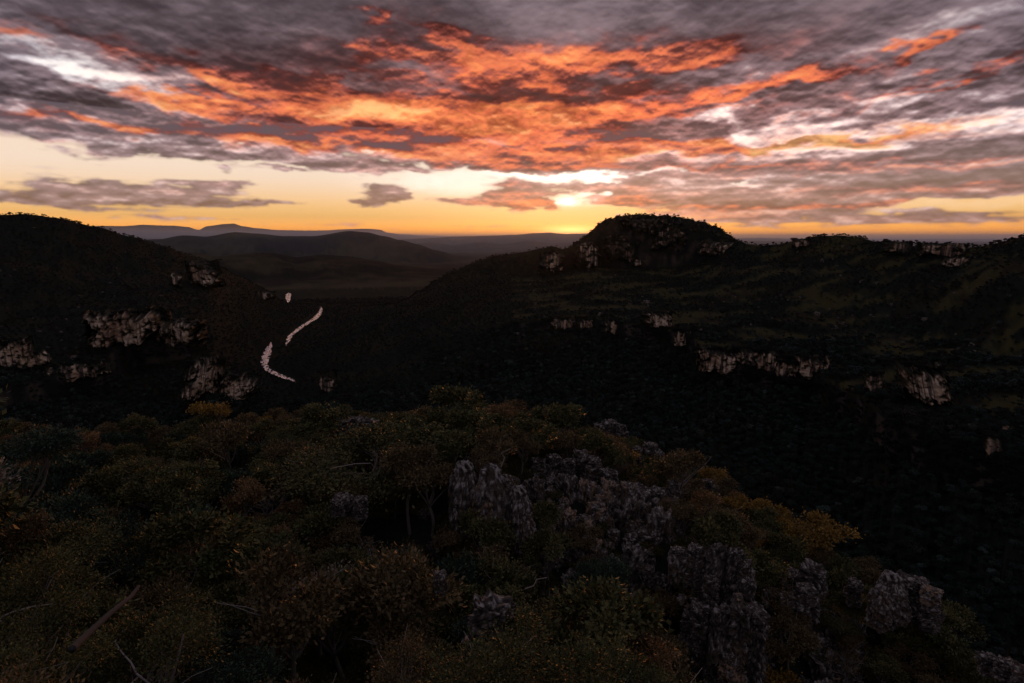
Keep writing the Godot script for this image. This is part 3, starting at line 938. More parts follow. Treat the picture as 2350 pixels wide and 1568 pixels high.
# kind: tall, wide (crown radius), deep (crown half height), leaf, leaf_width, leaves, clumps, flat (pads instead of a dome), colours, wood, limbs
func grow(seed_: int, k: Dictionary) -> Dictionary:
	var rng := RandomNumberGenerator.new()
	rng.seed = seed_
	var tall: float = k.tall
	var wide: float = k.wide
	var deep: float = k.deep
	var wood_c: Color = k.wood
	var lean := Vector3(rng.randfn() * 0.06, 0, rng.randfn() * 0.06) * tall
	var fork: Vector3 = Vector3(lean.x, (tall - deep * 2.0) * 0.75 + 0.25, lean.z)
	var middle := Vector3(lean.x * 1.6, tall - deep, lean.z * 1.6)
	var trunk := Shape.new()
	trunk.tube(bent(rng, Vector3(0, -0.6, 0), fork, tall * 0.03, 5), tall * 0.026 * k.get("stout", 1.0), tall * 0.018 * k.get("stout", 1.0), 7, wood_c)
	var limbs: Array[Mesh] = []
	var clumps := PackedVector3Array()
	var n_limbs: int = k.limbs
	var per := int(ceil(float(k.clumps) / n_limbs))
	var lobe_phase := rng.randf() * TAU
	for l in n_limbs:
		var limb := Shape.new()
		var turn := TAU * (l + rng.randf() * 0.6) / n_limbs
		var rise := rng.randf_range(-0.35, 1.1)
		if l == 0:
			rise = 1.0
		var flat: float = k.get("flat", 0.0)
		var reach := rng.randf_range(0.42, 1.05) * (1.0 + 0.18 * sin(turn * 3.0 + lobe_phase))
		var tip := middle + Vector3(cos(turn) * wide * reach * sqrt(1.0 - rise * rise * 0.6), deep * rise * 0.75, sin(turn) * wide * reach * sqrt(1.0 - rise * rise * 0.6))
		var limit := rng.randf_range(0.72, 1.3)          # some limbs outgrow the others
		var path := bent(rng, fork, tip, wide * 0.10 * k.get("crooked", 1.0), 6)
		var rad: float = tall * 0.013 * k.get("stout", 1.0)
		limb.tube(path, rad, rad * 0.35, 5, wood_c)
		for s in per:
			var from := path[rng.randi_range(2, 6)]
			var a := rng.randf() * TAU
			var y := rng.randf_range(-0.6, 1.0)
			var span := wide * 0.36
			var off := Vector3(cos(a) * sqrt(maxf(0.0, 1.0 - y * y)), y * lerpf(0.75, 0.25, flat), sin(a) * sqrt(maxf(0.0, 1.0 - y * y))) * span * rng.randf_range(0.4, 1.0)
			var c: Vector3 = tip + off if s > 0 else tip
			# keep within the crown's outline
			var q := (c - middle) / Vector3(wide, deep, wide)
			if q.length() > limit:
				c = middle + (c - middle) / q.length() * limit
			clumps.append(c)
			if s % 2 == 0 or k.get("twiggy", false):
				limb.tube(bent(rng, from, c, span * 0.12, 3), rad * 0.32, rad * 0.1, 4, wood_c)
		limbs.append(limb.mesh())
	# a few bare twigs
	for b in k.get("bare", 0):
		var a := rng.randf() * TAU
		var start := fork.lerp(middle, rng.randf())
		var tip := middle + Vector3(cos(a) * wide, rng.randf_range(-0.2, 1.25) * deep, sin(a) * wide) * rng.randf_range(0.8, 1.12)
		trunk.tube(bent(rng, start, tip, wide * 0.12, 5), tall * 0.006, tall * 0.0012, 4, wood_c.lightened(0.15))
	var crown := Shape.new()
	var cols: Array = k.colours
	var each := int(float(k.leaves) / clumps.size())
	var size: float = k.get("clump", wide * 0.29)
	var flatness: float = lerpf(0.8, 0.32, k.get("flat", 0.0))
	for c in clumps:
		var tone := rng.randf_range(0.72, 1.3)
		var pick: Color = cols[0].lerp(cols[1], rng.randf())
		var sunny := 0.42 * clampf(0.15 + 1.5 * ((c.y - middle.y) / deep), 0.0, 1.9) * (0.3 if rng.randf() < 0.5 else 1.3)  # sunlit flecks painted as paler leaves, more of them toward crown tops
		var outward := (c - middle + Vector3(0, deep * 0.4, 0)).normalized()
		for i in int(each * rng.randf_range(0.6, 1.4)):
			var o := Vector3(rng.randfn(), rng.randfn() * flatness, rng.randfn()) * size * 0.5
			var dir := (o.normalized() + Vector3(rng.randfn(), rng.randfn() + k.get("upright", 0.2), rng.randfn()) * 0.7 + outward * 0.5).normalized()
			var face := (outward + Vector3(rng.randfn(), rng.randfn() + 0.7, rng.randfn()) * 0.8).normalized()
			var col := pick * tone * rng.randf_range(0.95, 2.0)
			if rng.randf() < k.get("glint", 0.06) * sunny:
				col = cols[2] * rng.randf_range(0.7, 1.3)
			var s := rng.randf_range(0.65, 1.3)
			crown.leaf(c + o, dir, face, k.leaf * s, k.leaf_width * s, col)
	return {"trunk": trunk.mesh(), "limbs": limbs, "crown": crown.mesh()}

func far_crown(seed_: int, faces: int, size: float) -> ArrayMesh:      # a crown seen from hundreds of metres: unit radius, leaf masses
	var rng := RandomNumberGenerator.new()
	rng.seed = seed_
	var s := Shape.new()
	var lobes: Array[Vector3] = []
	for i in 7:
		var a := rng.randf() * TAU
		lobes.append(Vector3(cos(a) * rng.randf_range(0.2, 0.7), rng.randf_range(-0.1, 0.45), sin(a) * rng.randf_range(0.2, 0.7)))
	s.tube(PackedVector3Array([Vector3(0, -1.2, 0), Vector3(0.05, -0.4, 0), Vector3(0, 0.2, 0)]), 0.07, 0.03, 4, Color(0.10, 0.085, 0.07))
	for i in faces:
		var l: Vector3 = lobes[rng.randi() % 7]
		var d := Vector3(rng.randfn(), rng.randfn() + 0.35, rng.randfn()).normalized()
		var p := l + d * rng.randf_range(0.30, 0.52) * Vector3(1, 0.8, 1)
		var f := (d + Vector3(rng.randfn(), rng.randfn() + 0.3, rng.randfn()) * 0.5).normalized()
		var along := f.cross(Vector3(rng.randfn(), rng.randfn(), rng.randfn())).normalized()
		var tone := rng.randf_range(0.6, 1.4)
		s.leaf(p - along * size * 0.5, along, f, size, size * 0.8, Color(tone, tone, tone))
	return s.mesh()
# ---------------------------------------------------------------- where things stand
func sheet(p: Vector3) -> Vector2:          # the sighted column and row of a place
	var f := 784.0 / tan(deg_to_rad(FOV / 2))
	var d := (p - EYE).rotated(Vector3.RIGHT, deg_to_rad(PITCH))
	return Vector2(1175.0 + d.x / -d.z * f, 784.0 - d.y / -d.z * f)

func ground_at(az: float, r: float) -> Vector3:
	var x := sin(deg_to_rad(az)) * r
	var z := -cos(deg_to_rad(az)) * r
	return Vector3(x, ground(x, z), z)

func many(called: String, mesh: Mesh, m: Material, where: Array[Transform3D], tints: PackedColorArray, parent: Node3D) -> void:
	if where.is_empty():
		return
	var mm := MultiMesh.new()
	mm.transform_format = MultiMesh.TRANSFORM_3D
	mm.use_colors = true
	mm.mesh = mesh
	mm.instance_count = where.size()
	for i in where.size():
		mm.set_instance_transform(i, where[i])
		mm.set_instance_color(i, tints[i])
	var o := MultiMeshInstance3D.new()
	o.name = called
	o.multimesh = mm
	o.material_override = m
	o.set_meta("kind", "stuff")
	parent.add_child(o, true)

func make_far_forest() -> void:
	var rng := RandomNumberGenerator.new()
	rng.seed = 77
	var close_protos := [far_crown(1, 420, 0.20), far_crown(2, 420, 0.20), far_crown(3, 420, 0.22), far_crown(4, 380, 0.2)]
	var far_protos := [far_crown(5, 90, 0.42), far_crown(6, 90, 0.42), far_crown(7, 90, 0.46)]
	var places := []
	var tints := []
	for i in 7:
		var none: Array[Transform3D] = []
		places.append(none)
		tints.append(PackedColorArray())
	var r := 128.0
	while r < 2750.0:
		var step := 4.2 if r < 420.0 else 5.4 if r < 900.0 else 8.0 if r < 1600.0 else 10.0
		var da := rad_to_deg(step / r)
		var az := -50.0 + rng.randf() * da
		while az < 50.0:
			var a := az + rng.randf_range(-0.5, 0.5) * da
			var d := r + rng.randf_range(-0.5, 0.5) * step
			az += da
			var crest := along(lines[8], a)
			if d < crest.x + 14.0:
				continue
			var p := ground_at(a, d)
			if p.y < 60.0 and a > -28.0 and a < -8.0 and d > 900.0 and d < 3000.0 and river_near(p.x, p.z) < 1.7:
				continue
			var big := n_patch.get_noise_2d(p.x * 2.0 + 33.0, p.z * 2.0)
			var open := 0.0
			if p.x > 0.0 and p.y > 148.0 and p.y < 260.0 and d > 600.0:       # the grassy terrace
				open = smoothstep(-0.18, 0.12, n_patch.get_noise_2d(p.x * 0.9 + 90.0, p.z * 2.0))
			elif d > 1000.0:
				open = 0.35
			if rng.randf() < open * 0.85:
				continue
			var q := ground_at(a, d + 4.0)
			if absf(q.y - p.y) > 5.0 and rng.randf() < 0.75:
				continue
			var size := rng.randf_range(2.3, 4.4) * (1.0 + 0.35 * big)
			if d > 1000.0 or open > 0.2:
				size *= 0.7
			if d > along(lines[18], a).x - 70.0:
				size *= rng.randf_range(0.9, 1.5)
			if rng.randf() < 0.05:
				size *= 1.4
			var t := Transform3D(Basis.from_euler(Vector3(0, rng.randf() * TAU, 0)).scaled(Vector3(size, size * rng.randf_range(0.75, 1.2), size)), p + Vector3(0, size * 1.05, 0))
			var green := rng.randf()
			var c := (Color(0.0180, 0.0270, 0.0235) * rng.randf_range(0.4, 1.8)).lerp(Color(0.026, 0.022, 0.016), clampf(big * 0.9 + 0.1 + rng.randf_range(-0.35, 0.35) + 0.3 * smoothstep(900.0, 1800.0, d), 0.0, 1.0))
			if green > 0.92:
				c *= 2.0
			var k := rng.randi() % 4 if d < 620.0 else 4 + rng.randi() % 3
			places[k].append(t)
			tints[k].append(c)
		r += step
	# trees hanging on the steep steps: the canyon rim and the table mountain's flanks
	for step in [[13, 900, -47.0, 47.0], [13, 900, 12.0, 47.0], [16, 520, 3.0, 23.0], [12, 600, -47.0, -20.0]]:
		for i in step[1]:
			var a := rng.randf_range(step[2], step[3])
			var t := rng.randf_range(-0.1, 1.1)
			var p0 := along(lines[step[0]], a)
			var p1 := along(lines[step[0] + 1], a)
			var p := ground_at(a, lerpf(p0.x, p1.x, t))
			if p1.y - p0.y < 8.0 or p.y < 30.0:
				continue
			var k := rng.randi() % 4 if p0.x < 800.0 else 4 + rng.randi() % 3
			places[k].append(Transform3D(Basis.from_euler(Vector3(0, rng.randf() * TAU, 0)).scaled(Vector3.ONE * rng.randf_range(1.5, 3.6)), p + Vector3(0, 0.6, 0)))
			tints[k].append((Color(0.0120, 0.0185, 0.0165) * rng.randf_range(0.6, 1.3)).lerp(Color(0.026, 0.022, 0.016), rng.randf() * rng.randf()))
	for b in brink_trees:
		var k := rng.randi() % 4
		places[k].append(Transform3D(Basis.from_euler(Vector3(0, rng.randf() * TAU, 0)).scaled(Vector3.ONE * b[1]), b[0]))
		tints[k].append(Color(0.0120, 0.0185, 0.0165).lerp(Color(0.026, 0.022, 0.016), rng.randf()))
	var all := Node3D.new()
	all.name = "forest"
	add_child(all)
	tag(all, "dark unbroken forest filling the canyon and the slopes beyond the ridge", "forest", "", "stuff")
	var count := 0
	for k in 7:
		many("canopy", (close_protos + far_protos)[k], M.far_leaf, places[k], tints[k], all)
		count += places[k].size()

# ---------------------------------------------------------------- the ridge in front: every tree for itself
const BARK := Color(0.11, 0.095, 0.08)
const PALE_BARK := Color(0.165, 0.145, 0.125)
var kinds := {}

func make_kinds() -> void:
	var olive := [Color(0.036, 0.043, 0.018), Color(0.066, 0.060, 0.023), Color(0.145, 0.125, 0.050)]
	var brown := [Color(0.056, 0.043, 0.022), Color(0.086, 0.063, 0.030), Color(0.155, 0.115, 0.055)]
	var gold := [Color(0.115, 0.072, 0.019), Color(0.19, 0.115, 0.025), Color(0.32, 0.21, 0.055)]
	var rust := [Color(0.105, 0.067, 0.032), Color(0.155, 0.095, 0.045), Color(0.24, 0.16, 0.08)]
	var grey := [Color(0.105, 0.090, 0.070), Color(0.14, 0.118, 0.090), Color(0.26, 0.22, 0.17)]
	var dark := [Color(0.018, 0.031, 0.021), Color(0.032, 0.048, 0.030), Color(0.07, 0.085, 0.050)]
	var tan_ := [Color(0.064, 0.052, 0.026), Color(0.112, 0.084, 0.043), Color(0.25, 0.19, 0.105)]
	# seen close: leaves the size of leaves
	kinds.olive_close = {"tall": 8.4, "wide": 3.5, "deep": 2.5, "leaf": 0.14, "leaf_width": 0.07, "leaves": 13000, "clumps": 74, "colours": olive, "wood": PALE_BARK, "limbs": 8, "glint": 0.11, "bare": 4, "clump": 0.62}
	kinds.tan_close = {"tall": 7.2, "wide": 3.0, "deep": 2.2, "leaf": 0.19, "leaf_width": 0.06, "leaves": 8500, "clumps": 80, "colours": tan_, "wood": PALE_BARK, "limbs": 8, "glint": 0.10, "upright": 0.8, "bare": 4, "twiggy": true, "clump": 0.55}
	kinds.dark_close = {"tall": 7.2, "wide": 2.9, "deep": 2.4, "leaf": 0.16, "leaf_width": 0.085, "leaves": 13000, "clumps": 64, "colours": dark, "wood": BARK, "limbs": 7, "glint": 0.03, "bare": 1, "clump": 0.6}
	kinds.brown_close = {"tall": 7.4, "wide": 3.2, "deep": 2.1, "leaf": 0.12, "leaf_width": 0.055, "leaves": 12500, "clumps": 80, "colours": brown, "wood": PALE_BARK, "limbs": 8, "glint": 0.12, "bare": 5, "twiggy": true, "clump": 0.55}
	# seen across the ridge
	kinds.olive = {"tall": 8.0, "wide": 2.9, "deep": 1.8, "leaf": 0.34, "leaf_width": 0.19, "leaves": 4200, "clumps": 46, "colours": olive, "wood": BARK, "limbs": 6, "glint": 0.11, "bare": 2, "clump": 0.72}
	kinds.brown = {"tall": 7.4, "wide": 2.8, "deep": 1.6, "leaf": 0.28, "leaf_width": 0.14, "leaves": 4200, "clumps": 50, "colours": brown, "wood": BARK, "limbs": 6, "glint": 0.12, "bare": 4, "clump": 0.66}
	kinds.gold = {"tall": 5.8, "wide": 2.3, "deep": 1.3, "leaf": 0.28, "leaf_width": 0.15, "leaves": 2600, "clumps": 46, "flat": 0.5, "clump": 0.7, "colours": gold, "wood": BARK, "limbs": 6, "glint": 0.15, "bare": 3, "twiggy": true}
	kinds.rust = {"tall": 6.4, "wide": 2.5, "deep": 1.5, "leaf": 0.26, "leaf_width": 0.13, "leaves": 3800, "clumps": 46, "colours": rust, "wood": BARK, "limbs": 6, "glint": 0.1, "bare": 4, "twiggy": true, "clump": 0.6}
	kinds.grey = {"tall": 7.2, "wide": 3.2, "deep": 2.1, "leaf": 0.21, "leaf_width": 0.09, "leaves": 9000, "clumps": 110, "colours": grey, "wood": PALE_BARK, "limbs": 8, "glint": 0.22, "bare": 4, "upright": 0.6}
	kinds.dark = {"tall": 7.2, "wide": 2.7, "deep": 2.0, "leaf": 0.34, "leaf_width": 0.2, "leaves": 4200, "clumps": 46, "colours": dark, "wood": BARK, "limbs": 6, "glint": 0.08, "bare": 1, "clump": 0.74}
	kinds.flat = {"tall": 7.2, "wide": 3.8, "deep": 1.3, "leaf": 0.19, "leaf_width": 0.10, "leaves": 10000, "clumps": 90, "flat": 0.9, "clump": 1.25, "colours": olive, "wood": PALE_BARK, "limbs": 8, "glint": 0.08, "bare": 2, "crooked": 1.6}
	kinds.bare = {"tall": 5.6, "wide": 2.8, "deep": 1.5, "leaf": 0.22, "leaf_width": 0.1, "leaves": 900, "clumps": 40, "colours": brown, "wood": PALE_BARK, "limbs": 8, "glint": 0.11, "bare": 10, "crooked": 2.2, "stout": 1.3, "twiggy": true}
	kinds.bare_close = {"tall": 5.0, "wide": 2.3, "deep": 1.7, "leaf": 0.17, "leaf_width": 0.055, "leaves": 1700, "clumps": 60, "colours": tan_, "wood": PALE_BARK, "limbs": 9, "glint": 0.15, "bare": 12, "upright": 0.8, "crooked": 1.3, "twiggy": true}
	kinds.shrub = {"tall": 1.9, "wide": 1.25, "deep": 0.8, "leaf": 0.2, "leaf_width": 0.1, "leaves": 900, "clumps": 22, "colours": olive, "wood": BARK, "limbs": 5, "glint": 0.11}

var protos := {}
const VARIANTS := 3
func proto(kind: String, variant: int) -> Node3D:
	var key := "%s%d" % [kind, variant]
	if not protos.has(key):
		var g := grow(hash(key) % 100000, kinds[kind])
		var t := Node3D.new()
		t.name = key
		put("trunk", g.trunk, M.bark, t)
		for l in g.limbs:
			put("limb", l, M.bark, t)
		put("crown", g.crown, M.leaf, t)
		protos[key] = t
	return protos[key]

const NAMES := {"olive": "broadleaf_tree", "brown": "thin_leaved_tree", "tan": "twiggy_tree", "dark": "dense_tree", "gold": "golden_tree", "rust": "rusty_tree", "grey": "silvery_tree", "flat": "flat_topped_tree", "bare": "bare_tree"}
const LOOKS := {"olive": "olive-green broadleaf tree", "brown": "dull brown thin-leaved tree", "tan": "tan-leaved twiggy tree", "dark": "dark bluish-green dense tree", "gold": "golden-yellow tree", "rust": "rusty brown tree", "grey": "silvery grey rounded tree", "flat": "wide flat-topped tree", "bare": "nearly leafless tree with pale twisted limbs"}
const LANDMARKS := [["the twin rock pillars", 1125, 1160], ["the large dark boulder", 1130, 1440], ["the largest rock outcrop", 1650, 1400], ["the jointed rock tower", 1440, 1330], ["the grey rock wall", 1490, 1170], ["the slim rock pinnacle", 2032, 1365], ["the pale corner ledges", 2290, 1520], ["the crest rock jumble", 815, 985], ["the pale crest cap", 1400, 985], ["the band of broken rock", 1310, 1090], ["the grey rubble", 800, 1155], ["the fallen grey trunk", 245, 1395], ["the two grey knobs", 1840, 1350], ["the river mouth spur", 500, 915], ["the left edge cliff", 20, 880], ["the round silvery tree", 700, 1062], ["the lower left corner", 0, 1568], ["the pale branching bush", 510, 1500], ["the leaning slabs", 2110, 1375], ["the crest's golden trees", 1840, 1195], ["the tan bush", 745, 1480], ["the dark domed trees", 90, 930]]
const ORDER := ["", "second ", "third ", "fourth ", "fifth ", "sixth ", "seventh ", "eighth ", "ninth ", "tenth ", "eleventh ", "twelfth ", "thirteenth ", "fourteenth ", "fifteenth ", "sixteenth "]

# what each tree looks like and where it stands, told from the rocks one can find
func name_trees() -> void:
	var found := {}
	for s in standing:
		if not s.has("node"):
			continue
		var p := sheet(s.top)
		var best := 1e9
		var mark: Array = LANDMARKS[0]
		for l in LANDMARKS:
			var d := Vector2(p.x - l[1], (p.y - l[2]) * 1.4).length()
			if d < best:
				best = d
				mark = l
		var dx: float = p.x - mark[1]
		var dy: float = (p.y - mark[2]) * 1.4
		var side := ("right of " if dx > 0 else "left of ") if absf(dx) > absf(dy) else ("below " if dy > 0 else "above ")
		var key: String = LOOKS[s.kind.get_slice("_", 0)] + "|" + side + mark[0]
		if not found.has(key):
			found[key] = []
		found[key].append([best, s])
	for key in found:
		var row: Array = found[key]
		row.sort_custom(func(a, b): return a[0] < b[0])
		var look: String = key.get_slice("|", 0)
		var where: String = key.get_slice("|", 1)
		for i in row.size():
			var label := "%s %s" % [look, where]
			if row.size() > 1:
				label = "%s, %snearest one %s" % [look, ORDER[mini(i, 15)], where]
			tag(row[i][1].node, label, "tree", "trees of the wooded ridge")

var standing: Array[Dictionary] = []        # what already stands: place, radius
func free_spot(p: Vector3, gap: float) -> bool:
	for s in standing:
		var d: Vector3 = s.at - p
		if d.x * d.x + d.z * d.z < (gap + s.radius) * (gap + s.radius):
			return false
	return true

var clear_views: Array = []                  # sheet rectangles that stay open in front of rocks: x0, y0, x1, y1, distance
func hides_rock(p: Vector3, tall: float, wide: float) -> bool:
	var r := Vector2(p.x, p.z).length()
	var top := sheet(p + Vector3(0, tall, 0))
	var foot := sheet(p)
	var half := wide / r * 1305.0 * 0.7
	for c in clear_views:
		var slack: float = (c[3] - c[1]) * 0.5
		var inset: float = (c[2] - c[0]) * 0.22
		if r < c[4] and top.x + half * 0.7 > c[0] + inset and top.x - half * 0.7 < c[2] - inset and top.y < c[3] - slack and foot.y > c[1]:
			return true
	return false

# a tree of its own: a copy of one of its kind
func plant(kind: String, variant: int, p: Vector3, size: float, turn: float) -> Node3D:
	var t: Node3D = proto(kind, variant).duplicate()
	t.name = numbered(NAMES[kind.get_slice("_", 0)])
	add_child(t)
	t.position = p
	t.rotation.y = turn
	t.scale = Vector3(size * (1.0 + 0.13 * sin(turn * 7.0)), size * (1.0 + 0.12 * sin(turn * 11.0)), size)
	var k: Dictionary = kinds[kind]
	standing.append({"at": p, "radius": k.wide * size * 0.55, "node": t, "kind": kind, "size": size, "top": p + Vector3(0, (k.tall - k.deep) * size, 0)})
	return t

# a tree whose crown is centred on a sighted point at distance r
func plant_sighted(kind: String, variant: int, x: float, y: float, r: float, wide: float, turn := 0.0) -> Node3D:
	var k: Dictionary = kinds[kind]
	var size: float = wide / 1305.0 * r / 2.0 / k.wide
	var c := spot(x, y, r)
	var p := Vector3(c.x, c.y - (k.tall - k.deep) * size, c.z)
	var g := ground(p.x, p.z)
	if p.y > g + 0.2:                          # stand on the ground: a little nearer or farther along the same line
		p.y = g
	return plant(kind, variant, p, size, turn)

func make_ridge_trees() -> void:
	var rng := RandomNumberGenerator.new()
	rng.seed = 4242
	# those one can point at
	plant_sighted("grey", 0, 700, 1062, 43, 215, 0.3)
	plant_sighted("flat", 0, 845, 1030, 72, 330, 1.0)
	plant_sighted("bare", 0, 850, 1120, 52, 170, 2.0)
	plant_sighted("flat", 1, 965, 1165, 46, 150, 0.4)
	plant_sighted("dark_close", 0, 1360, 1250, 54, 170, 0.0)
	plant_sighted("olive_close", 0, 330, 1130, 27, 400, 0.0)
	plant_sighted("dark_close", 1, 70, 930, 50, 190, 0.0)
	plant_sighted("dark_close", 0, 170, 935, 54, 160, 2.0)
	plant_sighted("dark_close", 0, -20, 910, 55, 190, 1.0)
	plant_sighted("flat", 0, 300, 985, 80, 150, 2.2)
	plant_sighted("gold", 0, 290, 960, 84, 90, 0.0)
	plant_sighted("gold", 1, 330, 1005, 78, 80, 0.7)
	plant_sighted("dark_close", 0, 985, 1370, 30, 130, 0.0)
	plant_sighted("dark_close", 1, 920, 1440, 27, 120, 1.0)
	plant_sighted("rust", 0, 1310, 1395, 32, 190, 0.0)
	plant_sighted("brown_close", 0, 1420, 1480, 28, 230, 1.5)
	plant_sighted("tan_close", 0, 745, 1480, 19, 300, 0.0)
	plant_sighted("tan_close", 1, 530, 1330, 21, 330, 0.0)
	plant_sighted("bare_close", 0, 510, 1500, 17, 330, 0.0)
	plant_sighted("bare_close", 1, 640, 1300, 30, 120, 1.0)
	plant_sighted("brown_close", 1, 1180, 1290, 36, 190, 0.0)
	plant_sighted("dark_close", 0, 230, 1480, 20, 330, 2.0)
	for g in [[1685, 1150, 92, 60], [1745, 1182, 90, 75], [1830, 1192, 89, 80], [1892, 1222, 86, 95], [1985, 1318, 74, 80], [1640, 1088, 104, 60], [1405, 1010, 118, 45], [1080, 1330, 33, 70], [500, 925, 124, 70], [1180, 1000, 118, 60]]:
		plant_sighted("gold", rng.randi() % 2, g[0], g[1], g[2], g[3], rng.randf() * TAU)
	# the rest of the wood on the ridge
	var spots: Array[Dictionary] = []
	var r := 15.0
	while r < 158.0:
		var gap := 3.7 if r < 36.0 else 4.0
		var da := rad_to_deg(gap / r)
		var az := -52.0 + rng.randf() * da
		while az < 52.0:
			var a := az + rng.randf_range(-0.4, 0.4) * da
			var d := r + rng.randf_range(-0.4, 0.4) * gap
			az += da
			var crest := along(lines[8], a)
			if d > crest.x + 16.0:
				continue
			var p := ground_at(a, d)
			var tone := n_patch.get_noise_2d(p.x * 9.0, p.z * 9.0)
			var u := rng.randf()
			var kind := "olive"
			if d < 34.0:
				kind = "olive_close" if u < 0.36 + tone * 0.5 else "brown_close" if u < 0.66 else "tan_close" if u < 0.85 else "dark_close"
			else:
				kind = "olive" if u < 0.34 + tone * 0.6 else "brown" if u < 0.68 else "dark" if u < 0.80 else "rust" if u < 0.88 else "flat" if u < 0.93 else "bare" if u < 0.96 else "grey" if u < 0.975 else "gold"
				if d > crest.x - 16.0 and u > 0.78:
					kind = "gold" if u > 0.93 else "rust"
			var size := rng.randf_range(0.62, 1.05) * (1.45 if rng.randf() < 0.22 else 1.0)
			if d < 20.0:
				size *= 0.8
			if d > crest.x - 20.0:
				size = minf(size, rng.randf_range(0.55, 0.9))
			spots.append({"kind": kind, "p": p, "size": size, "turn": rng.randf() * TAU, "v": rng.randi() % VARIANTS, "r": d})
		r += gap * 0.86
	var rest := {}
	var shown: Array[Dictionary] = []
	for s in spots:
		var k: Dictionary = kinds[s.kind]
		if not free_spot(s.p, k.wide * s.size * 0.42):
			continue
		if hides_rock(s.p, k.tall * s.size, k.wide * s.size):
			continue
		# far sides that the crest hides stay out
		standing.append({"at": s.p, "radius": k.wide * s.size * 0.45})
		s.apparent = k.wide * s.size / s.r
		shown.append(s)
	shown.sort_custom(func(a, b): return a.apparent > b.apparent)
	for i in shown.size():
		var s: Dictionary = shown[i]
		if i < 255:
			plant(s.kind, s.v, s.p - Vector3(0, 0.15, 0), s.size, s.turn)
		else:
			var key := "%s%d" % [s.kind, s.v]
			if not rest.has(key):
				rest[key] = []
			rest[key].append(Transform3D(Basis.from_euler(Vector3(0, s.turn, 0)).scaled(Vector3.ONE * s.size), s.p - Vector3(0, 0.15, 0)))
	name_trees()
	var woods := Node3D.new()
	woods.name = "ridge_woodland"
	add_child(woods)
	tag(woods, "small trees crowded behind one another along the ridge", "woodland", "", "stuff")
	for key in rest:
		var where: Array[Transform3D] = []
		where.assign(rest[key])
		var white := PackedColorArray()
		white.resize(where.size())
		white.fill(Color.WHITE)
		var pr := proto(key.left(-1), int(key.right(1)))
		for part in pr.get_children():
			many(String(part.name).rstrip("0123456789"), part.mesh, part.material_override, where, white, woods)
	# undergrowth
	var low: Array[Transform3D] = []
	var tint := PackedColorArray()
	for i in 4300:
		var d := sqrt(rng.randf()) * 140.0
		if i % 3 == 0:
			d = rng.randf_range(11.0, 60.0)
		var a := rng.randf_range(-50.0, 50.0)
		if d < 10.0 or d > along(lines[8], a).x + 10.0:
			continue
		var p := ground_at(a, d)
		var s := rng.randf_range(0.6, 1.35)
		if hides_rock(p, 1.9 * s, 1.2 * s) and rng.randf() < 0.4:
			continue
		low.append(Transform3D(Basis.from_euler(Vector3(0, rng.randf() * TAU, 0)).scaled(Vector3.ONE * s), p - Vector3(0, 0.2, 0)))
		tint.append(Color(0.6, 0.62, 0.6).lerp(Color(1.2, 0.9, 0.65), rng.randf() * rng.randf()))
	var bushes := Node3D.new()
	bushes.name = "undergrowth"
	add_child(bushes)
	tag(bushes, "low scrub covering the ground between the trees of the ridge", "undergrowth", "", "stuff")
	var g := grow(99, kinds.shrub)
	many("foliage", g.crown, M.leaf, low, tint, bushes)
# ---------------------------------------------------------------- rock
var n_rock: FastNoiseLite
var n_crack: FastNoiseLite
var n_facet: FastNoiseLite
var blocks: Array[Mesh] = []
var monoliths: Array[Mesh] = []

func rock_color(p: Vector3, fresh: float, seed_: float) -> Color:
	var a := n_rock.get_noise_3d(p.x * 1.3 + seed_, p.y * 1.3, p.z * 1.3)
	var b := n_rock.get_noise_3d(p.x * 3.2 + 40.0, p.y * 2.0 + seed_, p.z * 3.2)
	var streak := n_rock.get_noise_3d(p.x * 4.0 + seed_ * 2.0, p.y * 0.6, p.z * 4.0)
	var bed := n_rock.get_noise_3d(p.x * 0.7 + seed_, p.y * 9.0, p.z * 0.7)                                        # thin beds, lying nearly level
	var c := Color(0.042, 0.036, 0.032).lerp(Color(0.145, 0.122, 0.106), smoothstep(-0.35, 0.35, a + b * 0.4 + bed * 0.5))   # weathered dark grey
	c = c.lerp(Color(0.40, 0.38, 0.36), 0.9 * smoothstep(0.30, 0.48, b + a * 0.5 + bed * 0.25 + maxf(p.y, 0.0) * 0.12))      # pale lichen crusts; the extra paleness toward tops paints in highlights
	c = c.lerp(Color(0.44, 0.31, 0.205), fresh * smoothstep(-0.05, 0.20, -a + b * 0.4))                           # fresh sandstone
	c = c.lerp(Color(0.020, 0.019, 0.020), 0.4 * smoothstep(0.14, 0.38, streak))                                  # dark water streaks
	return c

